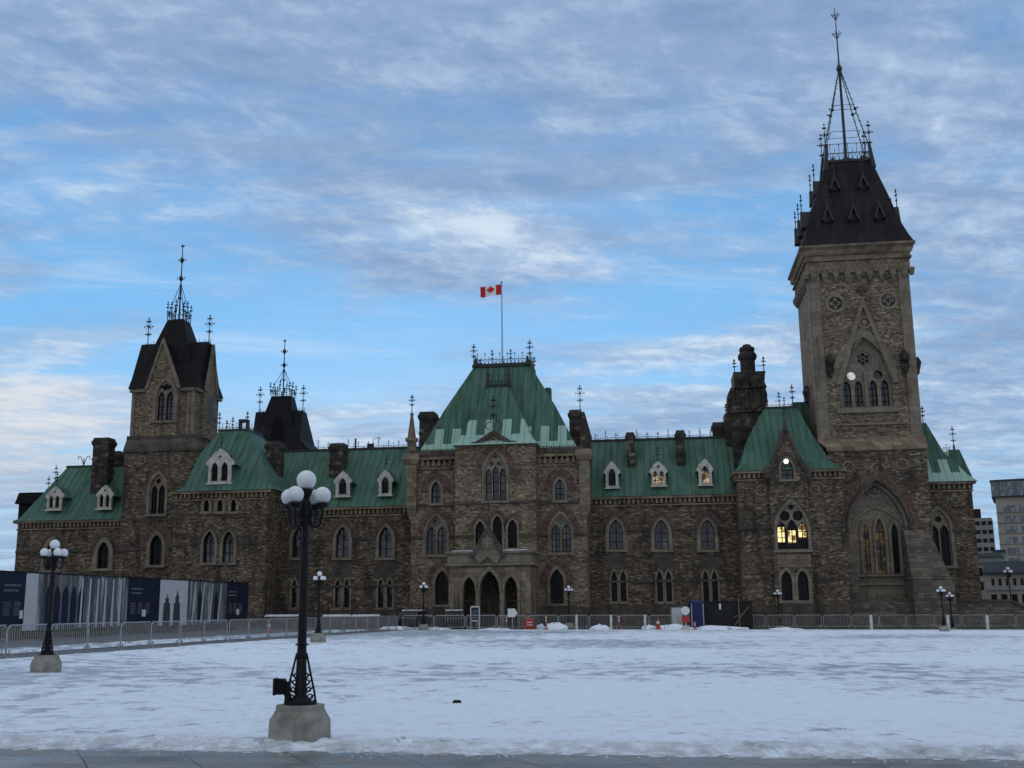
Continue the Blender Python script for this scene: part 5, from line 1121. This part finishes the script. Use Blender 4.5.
for a in ((318, 643, 572, 'globe lamp just right of and behind the nearest lamp'), (423.5, 631, 582.5, 'globe lamp left of the entrance porch beside parked cars'), (569.5, 628.8, 586, 'globe lamp right of the entrance porch'), (944.5, 632, 586.5, 'globe lamp before the big buttress of the great tower')):
    put_lamp(L1, a[0], a[1], rad(42 if a[0] < 500 else 5), a[3], sc(a[0], a[1], a[2]))
def far_lamp(px, pt, Y, zb, label, h_):
    o = copy_tree(L1); x, z = atY(px, pt, Y); s_ = h_/3.37; o.location = (x, Y, z-h_); o.scale = (s_,)*3; o.rotation_euler = (0, 0, .1); tag(o, label, 'street lamp', LG)
far_lamp(949.5, 592, 92, 0, 'second globe lamp half hidden right behind the one at the great buttress', 3.3)
far_lamp(777.5, 589.5, 94, 0, 'globe lamp behind the barriers below the yellow lit window', 3.4)
far_lamp(1007.5, 567, 104, 0, 'globe lamp behind the retaining wall at far right', 4.3)
# ================================================================== CROWD BARRIERS
def barrier_proto(m, h=1.08, L=2.35, bars=19):
    R = empty('crowd_barrier'); b = MB(); r = .018
    b.path([(-L/2, 0, .16), (-L/2, 0, h-.12), (-L/2+.12, 0, h), (L/2-.12, 0, h), (L/2, 0, h-.12), (L/2, 0, .16)], r*1.2, 6); b.tube((-L/2, 0, .16), (L/2, 0, .16), r, 6); b.build('frame', m, R)
    b = MB()
    for i in range(1, bars): x = -L/2+L*i/bars; b.tube((x, 0, .16), (x, 0, h-.01), .008, 4)
    b.build('pickets', m, R)
    for s_ in (-1, 1):
        b = MB(); x = s_*(L/2-.15); b.path([(x, -.30, .0), (x, -.05, .15), (x, 0, .30), (x, .05, .15), (x, .30, 0)], .016, 5); b.tube((x+s_*.13, 0, .16), (x, 0, .16), .015, 5); b.build('foot', m, R)
    return R
ORD = ['first', 'second', 'third', 'fourth', 'fifth', 'sixth', 'seventh', 'eighth', 'ninth', 'tenth', 'eleventh', 'twelfth', 'thirteenth', 'fourteenth', 'fifteenth', 'sixteenth', 'seventeenth', 'eighteenth', 'nineteenth', 'twentieth', 'twenty-first', 'twenty-second', 'twenty-third', 'twenty-fourth', 'twenty-fifth', 'twenty-sixth']
P1 = barrier_proto(M_galv); P2 = barrier_proto(M_gdark)
dirv = (BL1-BL0); dirv.z = 0; L_ = dirv.length; dirv.normalize(); n_b = int(L_/2.42)+1
start = BL0-dirv*.9
for i in range(n_b):
    p = start+dirv*(2.42*(i+.15)); o = P1 if i == 0 else copy_tree(P1)
    o.location = (p.x-.25+random.uniform(-.06, .06), p.y, gz(p.x)+.01); o.rotation_euler = (0, 0, math.atan2(dirv.y, dirv.x)+random.uniform(-.03, .03))
    tag(o, 'steel crowd barrier on the left edge of the snow, %s counted from the nearest' % ORD[i], 'barrier', 'crowd barriers along the left edge of the snow')
A2, B2_ = gnd(402, 629.8), gnd(1036, 628.0); d2_ = B2_-A2; d2_.z = 0; L2 = d2_.length; d2_.normalize(); n2 = int(L2/2.46)+1
for i in range(n2):
    p = A2+d2_*(2.46*(i+.5)); o = P2 if i == 0 else copy_tree(P2); o.location = (p.x, p.y+random.uniform(-.12, .12), gz(p.x)+.01); o.rotation_euler = (0, 0, math.atan2(d2_.y, d2_.x)+random.uniform(-.04, .04))
    tag(o, 'dull crowd barrier along the far edge of the snow, %s from its left end' % ORD[min(i, 25)], 'barrier', 'crowd barriers along the far edge of the snow')
# ================================================================== HOARDING
hd = (HB1-HB0); hd.normalize(); HBase = HB0-hd*6
HO = empty('construction_hoarding', (HBase.x, HBase.y, gz(HBase.x)), math.atan2(hd.y, hd.x)); tag(HO, 'long printed hoarding with navy text boards and grey architectural murals, left of the building', 'hoarding')
def hs(px):  # distance along the hoarding seen at picture column px
    d = pray(px, 600); det = hd.x*d.y-hd.y*d.x; return (HBase.y*d.x-HBase.x*d.y)/det
def hz_(px, py):
    s_ = hs(px); p = HBase+hd*s_; d = pray(px, py); return CAMP.z+d.z*p.y/d.y-gz(HBase.x)
ht = hz_(120, 577.5); hb = .75
def murm():
    m, t, p = mat('mural_print', .6); o = t.obj(); x, y, z = t.xyz(o)
    n = t.noise(t.vec(t.m('MULTIPLY', x, 1.1), t.m('MULTIPLY', z, .10), 0.0), 1.8, 6, .62); n2 = t.noise(t.vec(t.m('MULTIPLY', x, 5), t.m('MULTIPLY', z, 1.1), 4.0), 1.5, 5, .7)
    c = t.ramp(t.m('ADD', t.m('MULTIPLY', n, .75), t.m('MULTIPLY', n2, .25)), [(.32, (.02, .021, .024)), (.45, (.075, .08, .088)), (.55, (.15, .158, .17)), (.64, (.42, .44, .46))]); t.l.new(c, p.inputs['Base Color']); return m
M_mur = murm()
segs = [(-60, 24, 'n'), (24, 36.5, 'w'), (36.5, 127, 'm'), (127, 159, 'n'), (159, 187, 'w'), (187, 226, 'm'), (226, 247.5, 'n')]
for a, c, k in segs:
    s0_, s1_ = (hs(a) if a > 0 else hs(0)-5.8), hs(c); zb = hb-.35 if k != 'n' else hb
    b = MB(); b.box(s0_+.01, s1_-.01, -.05, .05, zb, ht); o = b.build('text_board' if k == 'n' else 'mural', M_navy if k == 'n' else (M_pale if k == 'w' else M_mur), HO)
    if k == 'n':
        b = MB(); W_ = s1_-s0_; x_ = s0_+W_*.10 if a > 0 else s1_-1.9
        # thin strokes stand for lettering too small to read in the photograph
        wd = min(W_*.38, 1.5)
        for j, f_ in enumerate((1.0, .85)): 
            x = x_
            while x < x_+wd*f_: q = random.uniform(.10, .24); b.box(x, min(x+q, x_+wd), -.062, -.045, ht-.75-.28*j, ht-.64-.28*j); x += q+.07
        for cidx in range(3):
            for j in range(7):
                x = x_+wd*.62*cidx; 
                if x+wd*.45 < s1_-.1: b.box(x, x+wd*random.uniform(.35, .48), -.06, -.045, hb+1.15-.11*j, hb+1.19-.11*j)
        b.build('lettering', M_type, o)
        b = MB(); x = x_+wd*1.0; b.box(x, min(x+.5, s1_-.1), -.062, -.045, hb+.3, hb+.75); b.build('printed_picture', M_wsign, o)
    if k == 'w' and a > 100:
        b = MB(); 
        for px, pt in ((166.5, 593), (176.5, 588.5)):
            c0 = hs(px); zt5 = hz_(px, pt); b.plate([(c0-.55, zb), (c0+.55, zb), (c0+.45, zb+1.5), (c0+.22, zb+1.6), (c0+.30, zb+1.9), (c0+.10, zt5-.4), (c0, zt5), (c0-.10, zt5-.4), (c0-.30, zb+1.9), (c0-.22, zb+1.6), (c0-.45, zb+1.5)], -.058, -.045)
        b.build('printed_spire', plain('mural_grey', (.055, .06, .065), .6) if 'mural_grey' not in MATS else MATS['mural_grey'], o)
    if k == 'm':
        b = MB(); W_ = s1_-s0_
        for j in range(6 if W_ > 8 else 4):
            c0 = s0_+W_*(.45+.09*j if W_ > 8 else .12+.22*j); lean = 0 if W_ > 8 else .35
            b.plate([(c0-.10, zb+.1), (c0+.12, zb+.1), (c0+.12+lean, ht-.15), (c0-.02+lean, ht-.15)], -.056, -.045)
        b.build('printed_column', M_pale, o)
        for j in range(5 if W_ > 8 else 2):
            c0 = s0_+W_*(.06+.085*j if W_ > 8 else .22+.42*j); b = MB(); b.plate(arch(c0+.5, zb+.3, .62, ht-1.35, ht-.6, 5), -.054, -.045); b.build('printed_arch', M_navy, o)
b = MB(); s0_, s1_ = hs(0)-5.8, hs(247.5); b.box(s0_, s1_, -.075, .075, ht, ht+.07)
for i in range(22): x = s0_+(s1_-s0_)*i/21; b.box(x-.05, x+.05, .06, .16, -.1, ht); b.tube((x, .16, ht*.7), (x, 1.4, -.05), .04, 4)
b.build('timber_frame', M_tarp, HO)
b = MB(); b.box(s0_, s1_, .052, .10, .0, hb-.02); b.build('kick_board', M_timber, HO)
b = MB(); 
for i in range(10): x = s0_+(s1_-s0_)*(i+.4)/10; b.rects((x-.9, x+.9, .2, .75, -.1), (x-.9, x+.9, .3, .65, .45), (x-.85, x+.85, .38, .57, .8))
b.build('concrete_block', M_conc, HO)
# ================================================================== CARS, SIGNS AND SITE CLUTTER BY THE ENTRANCE
def car(px, py, Y, rz_, m, label):
    x, z = atY(px, py, Y); R = empty('parked_car', (x, Y, gz(x)), rz_); tag(R, label, 'car', 'cars parked by the entrance')
    prof = [(-2.1, .35), (2.1, .35), (2.15, .70), (1.95, .86), (1.1, .95), (.45, 1.40), (-1.25, 1.43), (-1.95, .98), (-2.15, .80)]
    b = MB(); 
    rings = []
    for yy, q in ((-.86, .93), (-.80, 1.0), (.80, 1.0), (.86, .93)):
        rings.append([(p[0]*q, yy*(1 if p[1] < 1 else .82), .35+(p[1]-.35)*q) for p in prof])
    b.loft(rings); b.build('body', m, R)
    b = MB(); b.loft([[(1.02, s_*.76, .98), (.44, s_*.70, 1.34), (-1.2, s_*.70, 1.36), (-1.8, s_*.76, 1.02)] for s_ in (-1.04, 1.04)]); b.build('side_window', M_glassd, R)
    b = MB(); b.add([(1.13, -.66, .98), (1.13, .66, .98), (.51, .58, 1.39), (.51, -.58, 1.39)], [(0, 1, 2, 3)]); b.build('windscreen', M_glassd, R); b = MB(); b.add([(-1.97, -.66, 1.0), (-1.97, .66, 1.0), (-1.30, .58, 1.42), (-1.30, -.58, 1.42)], [(0, 1, 2, 3)]); b.v = [p+Vector((.012 if p.x > 0 else -.012, 0, .012)) for p in b.v]; b.build('rear_window', M_glassd, R)
    for sx_ in (-1.35, 1.35):
        for sy in (-.80, .80):
            b = MB(Matrix.Translation((sx_, sy, .33)) @ Matrix.Rotation(math.pi/2, 4, 'X')); b.lathe(0, 0, [(.18, -.11), (.30, -.11), (.33, -.08), (.33, .08), (.30, .11), (.18, .11)], 16); wo = b.build('wheel', M_tyre, R)
            b = MB(Matrix.Translation((sx_, sy, .33)) @ Matrix.Rotation(math.pi/2, 4, 'X')); b.lathe(0, 0, [(.19, -.118), (.19, .118)], 12); b.build('rim', M_galv, wo)
    for sy in (-.62, .62): b = MB(); b.box(-2.16, -2.02, sy-.12, sy+.12, .68, .82); b.build('tail_light', M_tail, R)
    b = MB(); b.box(-1.25, .42, -.68, .68, 1.40, 1.52); b.build('snow_cap', M_snow, R)
    b = MB(); b.box(1.12, 2.0, -.7, .7, .86, 1.02); b.build('bonnet_snow', M_snow, R); return R
car(415, 620, 92, rad(76), M_car, 'dark car with snow on it, left of the porch behind the barriers')
car(454, 620, 91.5, rad(94), M_car, 'car with a snow-covered roof parked before the porch')
def thing(name, px, py, Y, label, cat, group=None, rz_=0.0):
    x, z = atY(px, py, Y); R = empty(name, (x, Y, gz(x)), rz_); tag(R, label, cat, group); return R
# sandwich board, arrow sign
R = thing('notice_board', 475, 610, 88, 'small framed notice board left of the central doorway', 'sign'); b = MB()
b.box(-.36, -.30, -.04, .04, 0, 1.75); b.box(.30, .36, -.04, .04, 0, 1.75); b.box(-.36, .36, -.04, .04, 1.70, 1.78); b.box(-.36, .36, -.04, .04, .62, .70); b.build('frame', M_wsign, R); b = MB(); b.box(-.30, .30, -.02, .02, .70, 1.70); b.build('board', M_navy, R)
b = MB(); [b.box(-.2, .2, -.03, -.015, .9+.16*k, .95+.16*k) for k in range(4)]; b.build('lettering', M_type, R)
R = thing('arrow_sign', 512.5, 610, 88, 'white arrow-shaped sign on a post right of the central doorway', 'sign'); b = MB(); b.plate([(-.38, .95), (.18, .95), (.40, 1.27), (.18, 1.6), (-.38, 1.6)], -.02, .02); b.build('board', M_wsign, R); b = MB(); b.box(-.03, .03, .021, .07, 0, 1.55); b.build('post', M_galv, R)
R = thing('plastic_barricade', 529.5, 622, 88.5, 'red plastic barricade box on the snow right of the porch', 'barricade'); b = MB(); b.rects((-.36, .36, -.25, .25, 0), (-.34, .34, -.22, .22, .72), (-.25, .25, -.1, .1, .85)); b.build('shell', M_redp, R); b = MB(); b.box(-.22, .22, -.262, -.22, .30, .38); b.box(-.22, .22, -.25, -.21, .50, .58); b.build('reflective_strip', M_wsign, R)
def cone_(px, py, Y, label, m=M_orange, s_=1.0):
    R = thing('traffic_cone', px, py, Y, label, 'traffic cone', 'orange cones and delineators'); b = MB(); b.box(-.18*s_, .18*s_, -.18*s_, .18*s_, .0, .035); b.lathe(0, 0, [(.15*s_, .035), (.03*s_, .72*s_), (.025*s_, .74*s_)], 14); b.build('shell', m, R); b = MB(); b.lathe(0, 0, [(.098*s_, .34*s_), (.072*s_, .48*s_)], 14); b.v = [Vector((p.x*1.06, p.y*1.06, p.z)) for p in b.v]; b.build('reflective_collar', M_wsign, R)
def delin(px, Y, label, h=1.1, m=M_orange):
    R = thing('delineator_post', px, 620, Y, label, 'marker post', 'orange cones and delineators'); b = MB(); b.lathe(0, 0, [(.2, 0), (.2, .06), (.06, .08), (.05, h), (.02, h+.04)], 10); b.build('tube', m, R); b = MB(); b.lathe(0, 0, [(.062, h*.55), (.062, h*.68)], 10); b.lathe(0, 0, [(.06, h*.78), (.06, h*.9)], 10); b.build('reflective_collar', M_wsign, R)
cone_(269, 620, 76, 'red traffic cone behind the left barriers below the building wall', s_=1.25)
cone_(658, 622, 88, 'large orange and white traffic cone left of the dark blue cabin', s_=1.35); delin(506.5, 88.3, 'orange marker post just left of the white arrow sign'); delin(546, 88.6, 'orange marker post between the red box and the snow lumps'); delin(619, 88.5, 'dark red post between the white posts', 1.15, M_redp); delin(694.5, 87, 'short orange marker post at the foot of the blue cabin', .6)
def wpost(px, Y, label):
    R = thing('white_post', px, 620, Y, label, 'post', 'white posts by the barriers'); b = MB(); b.rects((-.085, .085, -.085, .085, 0), (-.085, .085, -.085, .085, 1.08), (-.04, .04, -.04, .04, 1.14)); b.build('shaft', M_post, R); b = MB(); b.box(-.095, .095, -.095, .095, .9, .97); b.build('collar', M_gdark, R)
for px, l in ((576.5, 'white post just right of the lamp right of the porch'), (611, 'white post left of the dark red post'), (645, 'white post left of the large orange cone'), (871, 'white post below the recess of the great tower'), (947.8, 'white post beside the lamp at the great buttress'), (987, 'white post before the low retaining wall at right')): wpost(px, 86.5 if px < 800 else 84.5, l)
# snow heaps
def heap(px, Y, w_, h, label, seed):
    x, z = atY(px, 620, Y); b = MB(); n = 14; m_ = 6; rings = []
    for k in range(m_+1):
        t_ = k/m_; rings.append([(x+math.cos(2*math.pi*i/n)*w_*1.15*(1-t_**2.2)*(1+.5*noise.noise(Vector((i*1.1, k*.9, seed))))+.001*i, Y+math.sin(2*math.pi*i/n)*w_*.7*(1-t_**1.6), gz(x)-.03+h*.52*math.sin(t_*math.pi/2)*(1+.9*noise.noise(Vector((i*.9, k*.5, seed+3))))) for i in range(n)])
    b.loft(rings); o = b.build('snow_heap', M_snow); tag(o, label, 'snow heap', 'heaps of shovelled snow by the entrance')
for i, a in enumerate(((555, 89, .9, .85, 'tallest lump of shovelled snow right of the red box'), (540.5, 89, .3, .7, 'narrow snow lump just right of the red box'), (600, 88.6, .7, .6, 'snow lump between two white posts right of the porch'), (650, 88.6, .6, .6, 'snow lump left of the large orange cone'), (668, 89, 1.6, .6, 'long snow heap between the large cone and the round sign'), (716, 89, 2.0, .45, 'low snow heap before the black sheeting'), (430, 87.5, 1.4, .35, 'low snow heap at the lamp left of the porch'), (494, 88, 1.2, .22, 'flat snow heap before the porch steps'), (784, 88, 1.2, .3, 'low snow heap below the yellow lit window'), (398, 88.5, 1.2, .45, 'snow heap left of the dark car'))): heap(a[0], a[1], a[2], a[3], a[4], i*7.7)
R = thing('round_sign', 685.5, 612, 87.5, 'white disc sign on a red and white stand left of the blue cabin', 'sign'); b = MB(); b.plate(circ(0, 1.45, .33, 20), -.03, .03); b.build('disc', M_wsign, R); b = MB(); b.box(-.3, .3, -.05, .05, .55, 1.05); b.build('red_board', M_redp, R); b = MB(); b.box(-.04, .04, .04, .1, 0, 1.4); b.box(-.25, .25, -.1, .2, 0, .3); b.build('stand', M_wsign, R)
R = thing('utility_box', 676.5, 612, 93, 'pale grey upright box left of the round sign', 'box'); b = MB(); b.box(-.5, .5, -.3, .3, 0, 1.75); b.build('casing', M_gravel, R); b = MB(); b.box(-.42, .42, -.33, -.3, .1, 1.65); b.build('door', M_wsign, R)
R = thing('blue_cabin', 696.5, 615, 89.5, 'narrow blue portable cabin beside the black sheeting', 'cabin'); b = MB(); b.box(-.5, .5, -.5, .5, .05, 2.0); b.rects((-.55, .55, -.55, .55, 2.0), (-.5, .5, -.5, .5, 2.15), (-.2, .2, -.2, .2, 2.3)); b.build('shell', M_blue, R)
b = MB(); b.box(-.36, .36, -.54, -.5, .15, 1.9); b.build('door', M_blue, R); b = MB(); [b.box(x-.035, x+.035, -.58, -.5, .1, 2.0) for x in (-.46, .46)]; b.build('corner_post', M_galv, R)
R = thing('work_enclosure', 726, 615, 90.5, 'black sheeted work enclosure with timber braces at the pavilion corner', 'enclosure'); b = MB(); b.box(-2.15, 2.05, -.4, 2.5, 0, 2.15); b.box(-2.2, 2.1, -.46, -.40, 2.1, 2.2); b.build('sheeting', M_tarp, R)
b = MB(); b.tube((.55, -.55, .3), (1.75, -.5, 1.75), .06, 4); b.tube((.95, -.6, .2), (.95, -.55, 2.5), .06, 4); b.tube((.5, -.5, .9), (1.2, -.5, 1.2), .05, 4); b.build('brace', M_timber, R); b = MB(); b.box(-.62, -.46, -.48, -.45, 1.55, 2.0); b.build('notice', M_wsign, R)
# temporary fence along the wall foot
R = empty('temporary_fence', ORG, -YAW); tag(R, 'thin dark temporary fence along the foot of the central front', 'fence'); b = MB(); fa, fb = ux(262, 605, -7.5), ux(600, 605, -7.5)
pr = MB(); zf1 = zz(450, 601.5, -7.5); n = 22
for i in range(n+1):
    x = fa+(fb-fa)*i/n; b = MB(); b.tube((x, -7.5+(2 if x < -9 else 0), -.5), (x, -7.5+(2 if x < -9 else 0), zf1+(.5 if i % 5 == 3 else 0)), .04, 4); b.build('post', M_iron, R)
for z in (zf1, zf1*.5, .3): pr.tube((fa, -5.5, z), (-9, -5.5, z), .03, 4); pr.tube((-9, -7.5, z), (fb, -7.5, z), .03, 4)
pr.build('rail', M_iron, R)
# snow-topped concrete blocks by the left-middle wing
for i, (px, l, w2) in enumerate(((283, 'snow-topped concrete block furthest left below the wing', 1.6), (337, 'snow-topped concrete block behind the left lamps', 1.3), (366, 'snow-topped concrete block nearest the dark car', 1.3))):
    R = thing('concrete_block', px, 615, 93+i*.4, l, 'concrete block', 'snow-topped concrete blocks', -.1); b = MB(); b.rects((-w2, w2, -.3, .3, -.2), (-w2, w2, -.3, .3, .25), (-w2+.1, w2-.1, -.14, .14, .95)); b.build('concrete', M_wallr, R); b = MB(); b.rects((-w2+.05, w2-.05, -.18, .18, .953), (-w2+.2, w2-.2, -.08, .08, 1.12)); b.build('snow_cap', M_snow, R)
# small dark clod lying on the snow
b = MB(); p = gnd(456.5, 705.5); b.rects((p.x-.09, p.x+.09, p.y-.05, p.y+.05, p.z+.02), (p.x-.05, p.x+.07, p.y-.03, p.y+.04, p.z+.09)); tag(b.build('dirt_clod', M_tyre), 'small dark clod lying alone in the middle of the snow', 'clod')
# ================================================================== CITY BEYOND, right
def block(name, px0, px1, pt, pb, Y, depth, m, label):
    x0, z1 = atY(px0, pt, Y); x1, _ = atY(px1, pt, Y); R = empty(name, ((x0+x1)/2, Y, 0), rad(-25)); tag(R, label, 'building'); b = MB(); hw = (x1-x0)/2; b.box(-hw, hw, 0, depth, -3, z1); b.build('wall', m, R); return R, hw, z1
M_c1 = plain('tan_cladding', (.31, .285, .25), .8, scale=.1); M_c2 = plain('grey_cladding', (.24, .235, .225), .8, scale=.1); M_c3 = plain('pale_limestone', (.24, .225, .20), .85, scale=.5); M_c4 = plain('blue_slate', (.035, .045, .06), .7, scale=.5); M_c5 = glassm('curtain_glass', (.08, .10, .12), (.22, .26, .29), .2); M_c6 = plain('green_cornice', (.06, .10, .085), .7, scale=.5)
def wins(R, xs_, zs_, w_, h_, m=M_c5, y=-.05, sill=True):
    for x in xs_:
        for z in zs_:
            b = MB(); b.box(x-w_/2, x+w_/2, y-.04, .1, z, z+h_); o = b.build('window', m, R)
R, hw, z1 = block('hotel_tower', 998.5, 1075, 496, 600, 330, 25, M_c1, 'tall tan hotel block with glazed penthouse at right edge'); 
x0, zt6 = atY(995.5, 478.5, 330); b = MB(); b.box(-hw-.9, hw, -.8, 22, z1+.3, zt6-.6); b.build('penthouse', M_c5, R); b = MB(); b.box(-hw-1.1, hw, -1.0, 22.4, zt6-.6, zt6); b.box(-hw-1.0, hw, -.9, 22.4, z1, z1+.3); [b.box(-hw-.92+i*2.2, -hw-.82+i*2.2, -.9, -.8, z1+.3, zt6-.6) for i in range(10)]; b.build('roof', M_c4, R)
wins(R, [-hw+3.6+4.4*i for i in range(5)], [z1-4.4-3.15*j for j in range(9)], 3.3, 1.9)
b = MB(); [b.box(-hw-.12, hw, -.30, -.02, z1-4.65-3.15*j, z1-4.42-3.15*j) for j in range(9)]; b.build('balcony_slab', M_c2, R)
R, hw, z1 = block('office_tower', 974, 990.5, 518, 600, 400, 16, M_c2, 'slim grey office tower beyond the right wing'); wins(R, [-hw+1.2+2.1*i for i in range(3)], [z1-2.6-3.1*j for j in range(6)], 1.5, 1.4, M_glassd)
b = MB(); b.box(-hw, -hw+2.4, 1, 8, z1, z1+3.4); b.build('roof', M_tarp, R)
R, hw, z1 = block('cornice_building', 976, 999.5, 556, 606, 220, 14, M_c3, 'old stone building with green cornice beyond the retaining wall'); b = MB(); b.box(-hw-.2, hw+.3, -.5, 14, z1-.2, z1+.5); b.box(-hw, hw+.1, -.25, 14, z1-1.6, z1-1.2); b.build('roof', M_c6, R); wins(R, [-hw+.8+1.05*i for i in range(4)], [z1-3.9, z1-6.6], .55, 1.6, M_glassd)
R, hw, z1 = block('mansard_building', 988, 1070, 574, 606, 190, 18, M_c3, 'low stone building with dark blue mansard roof at right'); b = MB(); b.rects((-hw-.3, hw, -.5, 18, z1), (-hw-.3, hw, -.5, 18, z1+.4), (-hw+.4, hw, 1.2, 16, z1+2.2)); b.build('roof', M_c4, R); wins(R, [-hw+1.2+1.15*i for i in range(10)], [z1-1.9], .42, 1.15, M_glassd); b = MB(); b.box(-hw-.1, hw, -.25, .1, z1-2.7, z1-2.4); b.build('string_course', M_c2, R); wins(R, [-hw+1.2+1.6*i for i in range(8)], [z1-4.9], .9, 1.5, M_glassd)
R, hw, z1 = block('distant_building', 994, 1004, 552, 600, 260, 10, M_c2, 'small grey block peeping between the two towers at right'); b = MB(); b.box(-hw-.2, hw+.2, -.3, 10, z1, z1+.5); b.build('roof', M_c4, R)
# bare tree beyond the hoarding at the far left
def tree(px, pt, Y, label):
    x, z = atY(px, pt, Y); R = empty('bare_tree', (x, Y, gz(x))); tag(R, label, 'tree'); H = z-gz(x); rnd = random.Random(3)
    b = MB(); b.tube((0, 0, 0), (0, 0, H*.45), .22, 7, .14); b.build('trunk', M_timber, R); c = MB()
    def br(p, d, L, r, dep):
        q = p+d*L; c.tube(p, q, r, 4, r*.6)
        if dep == 0: return
        for k in range(3): 
            nd = (d+Vector((rnd.uniform(-.7, .7), rnd.uniform(-.7, .7), rnd.uniform(-.15, .4)))).normalized(); br(q if k else p+d*L*.7, nd, L*.72, r*.6, dep-1)
    for k in range(5): br(Vector((0, 0, H*(.28+.04*k))), Vector((math.cos(k*2.4)*.7, math.sin(k*2.4)*.7, 1)).normalized(), H*.20, .08, 4)
    c.build('crown', M_timber, R)
tree(7, 562, 135, 'bare leafless tree top showing above the hoarding at the far left')
for o in list(bpy.data.objects):
    if o.type == 'MESH' and o.parent is None and 'kind' not in o and 'label' not in o: print('UNTAGGED', o.name)
